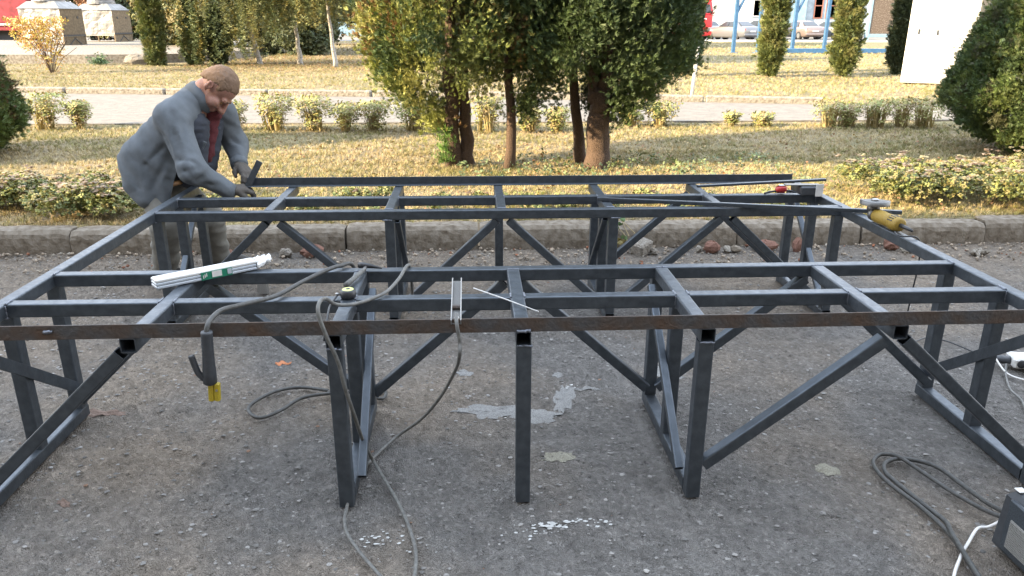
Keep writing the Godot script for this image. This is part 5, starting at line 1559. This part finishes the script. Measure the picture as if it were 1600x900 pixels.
	g = Geo.new(); g.hollow(Vector3(1.10, TOP + 0.028, -2.03), Vector3(1.83, TOP + 0.062, -2.02), 0.024, 0.014, Vector3.UP, 0.002, 0.003)
	tag(part("small_steel_tube", g, M.steel), "short loose flat tube resting slanted on the far right joists", "steel tube")
	g = Geo.new(); g.hollow(Vector3(0.50, TOP + 0.012, -1.80), Vector3(1.96, TOP + 0.013, -1.43), 0.022, 0.02, Vector3.UP, 0.002, 0.003)
	tag(part("long_steel_tube", g, M.steel), "long thin loose tube lying across and past the right beam", "steel tube")
	t = thing("red_tape_measure", "small red tape measure with a black strap on the far rail", "tape measure", Vector3(1.55, TOP + 0.002, -1.945))
	g = Geo.new(true); g.box(Transform3D(Basis(), Vector3(0, 0.022, 0)), Vector3(0.062, 0.042, 0.036), 0.012); part("case", g, M.red_tool, t)
	g = Geo.new(); g.box(Transform3D(Basis(), Vector3(0.0, 0.0445, 0)), Vector3(0.03, 0.004, 0.02), 0.001); part("top_plate", g, M.pack, t)
	g = Geo.new(true); g.sweep(smooth([[0.03, 0.015, 0], [0.055, 0.012, -0.004], [0.075, 0.006, 0.002]]), 0.006, 6); part("strap", g, M.plastic_black, t)
	g = Geo.new(true); g.sweep(smooth([[-0.03, 0.012, 0.002], [-0.06, 0.012, 0.01], [-0.10, 0.004, 0.018]]), 0.006, 6); part("strap", g, M.plastic_black, t)
	t = thing("welding_magnet", "square grey magnet with a white face at the far right corner", "welding magnet", Vector3(1.69, TOP + 0.003, -1.84))
	g = Geo.new(); g.box(Transform3D(Basis(), Vector3(-0.01, 0.030, -0.04)), Vector3(0.115, 0.048, 0.07), 0.006); part("body", g, M.plastic_grey, t)
	g = Geo.new(); g.box(Transform3D(Basis(), Vector3(0.03, 0.036, 0.0)), Vector3(0.042, 0.068, 0.004), 0.001); part("white_face", g, M.white, t)
	g = Geo.new(); g.box(Transform3D(Basis(Vector3.UP, -0.05), Vector3(-0.05, 0.0585, -0.05)), Vector3(0.19, 0.005, 0.045), 0.001); part("top_plate", g, M.tool_metal, t)
	# angle grinder lying on the right beam
	t = thing("angle_grinder", "yellow angle grinder lying disc up on the right beam", "angle grinder", Vector3(1.762, TOP + 0.035, -1.225), "", 0.0)
	t.rotation = Vector3(0, 0.07, 0)
	var ax := Basis(Vector3.RIGHT, PI / 2)                  # lathe axis along +z
	g = Geo.new(true); g.lathe(Transform3D(ax, Vector3(0, 0.0, -0.07)), [[0.026, 0], [0.032, 0.008], [0.033, 0.05], [0.031, 0.10], [0.033, 0.13]], 18); part("motor_body", g, M.yellow_tool, t)
	g = Geo.new(true); g.lathe(Transform3D(ax, Vector3(0, 0.0, 0.0605)), [[0.034, 0], [0.035, 0.03], [0.031, 0.062], [0.024, 0.068]], 18)
	var rear := part("rear_cover", g, M.yellow_tool, t)
	for i in 7:
		g = Geo.new(); var an := 0.5 + i * 0.36
		g.box(Transform3D(Basis(Vector3.BACK, an), Vector3(cos(an) * 0.0345, sin(an) * 0.0345, 0.085)), Vector3(0.003, 0.005, 0.036), 0.001); part("vent_slot", g, M.plastic_black, rear)
	g = Geo.new(); g.box(Transform3D(Basis(Vector3.BACK, 0.9), Vector3(0.021, 0.0265, 0.0)), Vector3(0.003, 0.026, 0.04), 0.001); part("plate", g, M.plastic_grey, t)
	g = Geo.new(true); g.lathe(Transform3D(ax, Vector3(0, 0.0, -0.105)), [[0.022, 0], [0.031, 0.012], [0.031, 0.0345]], 16); g.lathe(Transform3D(Basis(), Vector3(0, 0.015, -0.10)), [[0.027, 0], [0.03, 0.014], [0.022, 0.036]], 16); part("gear_head", g, M.tool_metal, t)
	var tilt := Basis(Vector3(1, 0, 0), -0.08)
	g = Geo.new(true); g.lathe(Transform3D(tilt, Vector3(0.004, 0.060, -0.10)), [[0.0625, 0], [0.064, 0.0015], [0.0625, 0.003]], 28); part("disc", g, M.plastic_grey, t)
	g = Geo.new(true); g.lathe(Transform3D(tilt, Vector3(0.004, 0.0635, -0.10)), [[0.018, 0], [0.016, 0.008], [0.008, 0.010]], 14); part("flange_nut", g, M.bright_metal, t)
	g = Geo.new(true)
	var rows := []
	for q in [[0.0675, 0.046], [0.0675, 0.066], [0.056, 0.069], [0.056, 0.067], [0.0655, 0.064], [0.0655, 0.046]]:
		var r := PackedVector3Array()
		for k in 15:
			var an := 2.6 + k * PI / 14.0 * 1.05
			r.append(Vector3(0.004 + cos(an) * q[0], q[1], -0.10 - sin(an) * q[0]))
		rows.append(r)
	g.grid(rows, false, false)
	part("guard", g, M.tool_metal, t)
	g = Geo.new(true); g.sweep(PackedVector3Array([Vector3(0, 0, 0.125), Vector3(0.004, -0.002, 0.16), Vector3(0.012, -0.008, 0.20)]), [0.010, 0.0085, 0.006], 10); part("cord_sleeve", g, M.plastic_black, t)
	cable("grinder_cord", "black cord hanging from the grinder behind the right beam", [[1.712, TOP + 0.022, -1.035], [1.72, TOP + 0.012, -1.0], [1.80, TOP - 0.0, -0.99], [1.84, 0.50, -1.02], [1.87, 0.30, -1.08], [1.92, 0.06, -1.16], [2.02, 0.012, -1.24], [2.134, 0.010, -1.30], [2.205, 0.010, -1.25], [2.256, 0.010, -1.122], [2.30, 0.014, -1.0]], 0.0035, M.plastic_black)

func blob(called: String, label: String, at: Vector2, rx: float, rz: float, ang: float, sd: int, m: Material, jag := 0.2, lift := 0.003, cat := "stain", group := ""):
	var g := Geo.new(true)
	var f := fnl(sd, 1.1, FastNoiseLite.TYPE_SIMPLEX, 4)
	var rings := []
	for i in 7:
		var r := PackedVector3Array()
		for k in 30:
			var an := -TAU * k / 30.0
			var w: float = (1.0 + f.get_noise_2d(cos(an) * 1.6, sin(an) * 1.6) * jag * 2.2) * maxf(0.02, 1.0 - i / 6.0)
			var q := Vector2(cos(an) * rx * w, sin(an) * rz * w).rotated(ang) + at
			r.append(Vector3(q.x, gh.call(q.x, q.y) + (lift if i else lift * 0.4), q.y))
		rings.append(r)
	g.grid(rings, true, false)
	var o := part(called, g, m)
	tag(o, label, cat, group)

func rubble(called: String, label: String, at: Vector3, size: Vector3, sd: int, m: Material, cat: String, square := false, group := ""):
	var g := Geo.new()
	if square: g.box(Transform3D(Basis.from_euler(Vector3(0.12, sd * 0.7, 0.22)), Vector3(0, size.y * 0.46, 0)), size, 0.012)
	else: g.ell(Vector3(0, size.y * 0.35, 0), size * 0.5, Basis(Vector3.UP, sd), 11, 0.16, sd)
	var o := part(called, g, m)
	o.position = at
	tag(o, label, cat, group)

func ground_things():
	cable("ground_cable", "dark cable loop lying on the asphalt left of the front leg", [[-0.80, 0.014, -0.835], [-0.93, 0.012, -0.876], [-1.031, 0.012, -0.839], [-1.097, 0.012, -0.738], [-1.094, 0.012, -0.665], [-1.033, 0.012, -0.608], [-0.965, 0.012, -0.669], [-0.902, 0.014, -0.769], [-0.79, 0.018, -0.80], [-0.605, 0.014, -0.827], [-0.571, 0.012, -0.843], [-0.55, 0.012, -0.80], [-0.561, 0.012, -0.753], [-0.61, 0.014, -0.77]], 0.0075, M.rubber)
	cable("welder_cable", "dark cable looped on the asphalt, outer strand before the welder", [[1.25, 0.012, 0.60], [1.272, 0.012, 0.461], [1.303, 0.012, 0.306], [1.311, 0.012, 0.218], [1.299, 0.012, 0.102], [1.270, 0.012, -0.015], [1.262, 0.012, -0.103], [1.279, 0.012, -0.174], [1.331, 0.012, -0.22], [1.377, 0.022, -0.188], [1.416, 0.014, -0.103], [1.454, 0.012, 0.026], [1.478, 0.03, 0.15], [1.49, 0.05, 0.22]], 0.0072, M.rubber)
	cable("welder_cable", "second cable looped inside the first before the welder", [[1.24, 0.026, 0.60], [1.269, 0.026, 0.449], [1.305, 0.026, 0.268], [1.332, 0.016, 0.189], [1.318, 0.012, 0.095], [1.292, 0.012, -0.05], [1.290, 0.012, -0.111], [1.319, 0.012, -0.163], [1.379, 0.014, -0.186], [1.449, 0.012, -0.169], [1.496, 0.012, -0.119], [1.515, 0.012, -0.009], [1.515, 0.03, 0.12], [1.51, 0.06, 0.22]], 0.0078, M.rubber)
	cable("white_mains_cord", "white mains cord curving out from the welder", [[1.50, 0.07, 0.24], [1.455, 0.02, 0.225], [1.416, 0.012, 0.224], [1.341, 0.012, 0.293], [1.276, 0.012, 0.358], [1.191, 0.012, 0.465], [1.15, 0.012, 0.6]], 0.005, M.cable_white, "cord")
	# the welding machine at the lower right corner
	var t := thing("welding_machine", "dark grey welding machine with a slotted pale vent, lower right corner", "welding machine", Vector3(1.40, 0.0, 0.30), "", 0.02)
	var g := Geo.new()
	var r0 := PackedVector3Array([Vector3(0.02, 0.012, 0.36), Vector3(0.42, 0.012, 0.36), Vector3(0.42, 0.012, 0.0), Vector3(0.02, 0.012, 0.0)])
	var rings := []
	for q in [[0.012, 0.0], [0.02, 0.006], [0.19, 0.0], [0.21, -0.014], [0.216, -0.028]]:
		var r := PackedVector3Array()
		for p in r0:
			var c := Vector3(0.22, 0, 0.18)
			var v := (p - c)
			r.append(Vector3(c.x + signf(v.x) * (absf(v.x) + q[1]), q[0], c.z + signf(v.z) * (absf(v.z) + q[1])))
		rings.append(r)
	g.grid(rings)
	part("case", g, M.plastic_grey, t)
	g = Geo.new(); slab(g, Vector3(0.004, 0.03, 0.035), Vector3(0.0185, 0.20, 0.33), 0.004); part("side_panel", g, M.welder_side, t)
	g = Geo.new(); slab(g, Vector3(0.0, 0.05, 0.06), Vector3(0.0035, 0.145, 0.22), 0.001)
	var vent := part("vent", g, M.vent, t)
	for i in 14:
		g = Geo.new(); slab(g, Vector3(-0.003, 0.054 + i * 0.0065, 0.063), Vector3(-0.0002, 0.0568 + i * 0.0065, 0.217)); part("vent_slat", g, M.vent, vent)
	g = Geo.new(); slab(g, Vector3(0.03, 0.2165, 0.01), Vector3(0.055, 0.22, 0.035), 0.001); part("badge", g, M.white, t)
	g = Geo.new(true); g.sweep(smooth([[0.20, 0.21, 0.06], [0.20, 0.255, 0.09], [0.20, 0.26, 0.24], [0.20, 0.21, 0.28]]), 0.012, 8); part("carry_handle", g, M.plastic_black, t)
	for z in [0.05, 0.31]:
		g = Geo.new(); slab(g, Vector3(0.04, 0.0, z - 0.02), Vector3(0.09, 0.0118, z + 0.02)); part("foot", g, M.plastic_black, t)
	# extension socket
	t = thing("extension_socket", "white extension socket block lying by the right edge", "socket block", Vector3(2.36, 0.01, -0.96), "", -0.2)
	g = Geo.new(); slab(g, Vector3(-0.03, 0, -0.05), Vector3(0.22, 0.05, 0.05), 0.008); part("case", g, M.white, t)
	g = Geo.new(true); g.lathe(Transform3D(Basis(Vector3.RIGHT, PI / 2), Vector3(0.0, 0.027, 0.046)), [[0.019, 0], [0.019, 0.008], [0.012, 0.009]], 14); part("outlet", g, M.plastic_black, t)
	g = Geo.new(true); g.lathe(Transform3D(Basis(Vector3.BACK, PI / 2), Vector3(-0.03, 0.025, 0.0)), [[0.019, 0], [0.02, 0.04], [0.014, 0.075]], 12); part("plug", g, M.plastic_grey, t)
	g = Geo.new(true); g.ell(Vector3(0.045, 0.02, 0.08), Vector3(0.045, 0.022, 0.03), Basis(), 10, 0.08, 3); part("white_plug", g, M.white, t)
	cable("white_lead", "thin white lead running from the socket block to the right edge", [[2.27, 0.05, -0.99], [2.262, 0.03, -0.94], [2.262, 0.010, -0.868], [2.30, 0.010, -0.80], [2.40, 0.010, -0.70]], 0.004, M.cable_white, "cord")
	cable("grey_lead", "grey lead bending on the asphalt below the socket block", [[2.29, 0.03, -0.93], [2.25, 0.010, -0.867], [2.17, 0.010, -0.72], [2.15, 0.010, -0.62], [2.10, 0.010, -0.5], [2.11, 0.01, -0.35]], 0.005, M.rubber_grey)
	# rubble at the kerb
	rubble("half_brick", "pale square half brick standing by the kerb right of centre", Vector3(1.0, 0, -2.88), Vector3(0.13, 0.095, 0.11), 1, M.rock, "brick", true)
	rubble("stone", "small grey stone leaning on the pale half brick", Vector3(1.085, 0, -2.86), Vector3(0.06, 0.05, 0.05), 2, M.rock, "stone")
	rubble("brick_lump", "rounded red brick lump right of the pale half brick", Vector3(1.50, 0, -2.9), Vector3(0.12, 0.09, 0.09), 3, M.brick_red, "brick")
	rubble("stone", "pointed pale chip left of the rounded red lump", Vector3(1.41, 0, -2.91), Vector3(0.055, 0.05, 0.04), 4, M.concrete, "stone")
	rubble("stone", "small whitish stone just right of the rounded red lump", Vector3(1.61, 0, -2.9), Vector3(0.06, 0.05, 0.05), 5, M.concrete, "stone")
	rubble("stone", "brown clod right of the whitish stone at the kerb", Vector3(1.67, 0, -2.9), Vector3(0.09, 0.05, 0.06), 15, M.kerb, "stone")
	rubble("brick_lump", "flat wedge of red brick behind the far right brace", Vector3(1.88, 0, -2.93), Vector3(0.19, 0.085, 0.11), 6, M.brick_red, "brick")
	rubble("brick_lump", "upright red brick piece between the far right legs", Vector3(2.11, 0, -2.9), Vector3(0.075, 0.11, 0.07), 7, M.brick_red, "brick")
	rubble("brick_lump", "red brick lump under the right beam near the grinder", Vector3(2.80, 0, -2.93), Vector3(0.14, 0.09, 0.09), 8, M.brick_red, "brick")
	rubble("stone", "flat pale stone below the red lump under the right beam", Vector3(2.87, 0, -2.84), Vector3(0.09, 0.04, 0.06), 9, M.concrete, "stone")
	rubble("brick_lump", "red brick lump behind the electrode pack's foil end", Vector3(-1.27, 0, -2.93), Vector3(0.17, 0.085, 0.10), 10, M.brick_red, "brick")
	rubble("brick_lump", "small red brick crumb between the man and the pack", Vector3(-1.83, 0, -2.94), Vector3(0.06, 0.05, 0.05), 11, M.brick_red, "brick")
	rubble("stone", "grey stone beside the red lump left of centre", Vector3(-1.45, 0, -2.93), Vector3(0.10, 0.06, 0.07), 12, M.rock, "stone")
	var tr := thing("paper_scraps", "crumpled pale paper scraps on the asphalt at the far right", "litter", Vector3(3.33, 0, -2.76))
	for i in 7:
		g = Geo.new(); g.ell(Vector3(rng.randf_range(-0.07, 0.07), 0.018, rng.randf_range(-0.03, 0.03)), Vector3(0.04, 0.016, 0.025), Basis.from_euler(Vector3(rng.randf(), rng.randf() * 6, rng.randf())), 7, 0.35, i + 20); part("scrap", g, M.concrete, tr)
	g = Geo.new(); g.hollow(Vector3(-1.41, 0.0, -2.16), Vector3(-1.41, 0.075, -2.17), 0.055, 0.05, Vector3(0, 0, 1), 0.004, 0.004)
	tag(part("tube_offcut", g, M.bright_metal), "short bright square tube offcut standing under the second rail", "offcut")
	# stains and old patches
	blob("pale_patch", "long pale worn patch left of the middle front leg", Vector2(-0.09, -0.655), 0.15, 0.055, 0.05, 3, M.stain)
	blob("pale_patch", "pale worn patch just right of the middle front leg", Vector2(0.075, -0.60), 0.10, 0.06, -0.1, 4, M.stain)
	blob("pale_patch", "upright pale patch running back to the white flecks", Vector2(0.215, -0.76), 0.045, 0.13, 0.25, 5, M.stain)
	blob("pale_patch", "thin pale streak at the right of the worn patches", Vector2(0.32, -0.845), 0.075, 0.014, 0.15, 6, M.stain)
	blob("pale_patch", "small pale oval patch behind the worn patches", Vector2(0.21, -0.99), 0.025, 0.022, 0.0, 7, M.stain)
	blob("pale_patch", "small rectangular yellowish patch nearest the middle leg's foot", Vector2(0.14, -0.29), 0.058, 0.036, 0.05, 8, M.stain_yellow, 0.2)
	blob("pale_patch", "pale round spot on the asphalt between the right brace and cable", Vector2(1.105, -0.16), 0.042, 0.04, 0.0, 9, M.stain_yellow, 0.15)
	blob("pale_patch", "light worn patch behind the right inner legs", Vector2(0.72, -1.0), 0.09, 0.07, 0.3, 10, M.stain)
	blob("pale_patch", "pale chip left of the middle front leg further back", Vector2(-0.22, -1.03), 0.045, 0.03, 0.4, 11, M.stain)
	blob("pale_patch", "brown rusty smear on the asphalt at the far left", Vector2(-1.70, -0.72), 0.09, 0.03, 0.1, 12, M.smear)
	blob("leaf_scrap", "orange leaf scrap between the left brace and front leg", Vector2(-1.08, -1.177), 0.035, 0.018, 0.2, 13, M.orange_leaf, 0.35, 0.006, "leaf")
	blob("leaf_scrap", "pinkish scrap near the lower left floor runner", Vector2(-1.55, -0.08), 0.032, 0.012, 0.6, 14, M.smear, 0.3, 0.006, "leaf")
	var fk := RandomNumberGenerator.new(); fk.seed = 19
	var xf := []; var cs := []
	for q in [[0.10, 0.115, 0.07, 0.022, 46, 1.6], [0.23, 0.11, 0.05, 0.02, 12, 1.2], [0.0, 0.15, 0.09, 0.035, 34, 1.0], [-0.47, 0.17, 0.10, 0.035, 34, 1.0], [0.25, -0.87, 0.05, 0.02, 14, 1.2], [-0.34, 0.21, 0.1, 0.03, 10, 0.8]]:
		for i in int(q[4] * 0.9):
			var x: float = q[0] + fk.randfn() * q[2] * 0.5; var z: float = q[1] + fk.randfn() * q[3] * 0.5
			var s: float = pow(fk.randf(), 2.0) * 0.0065 * q[5] + 0.0012
			xf.append(Transform3D(Basis.from_euler(Vector3(fk.randfn() * .1, fk.randf() * TAU, fk.randfn() * .1)).scaled(Vector3(s * fk.randf_range(0.8, 1.8), 0.0012, s)), Vector3(x, gh.call(x, z) + 0.0028, z)))
			cs.append(Color(0.44, 0.44, 0.42) * fk.randf_range(0.8, 1.05))
	tag(many("paint_flecks", pebble(31), M.chips, xf, cs), "white flecks of old paint on the asphalt in front", "paint flecks")
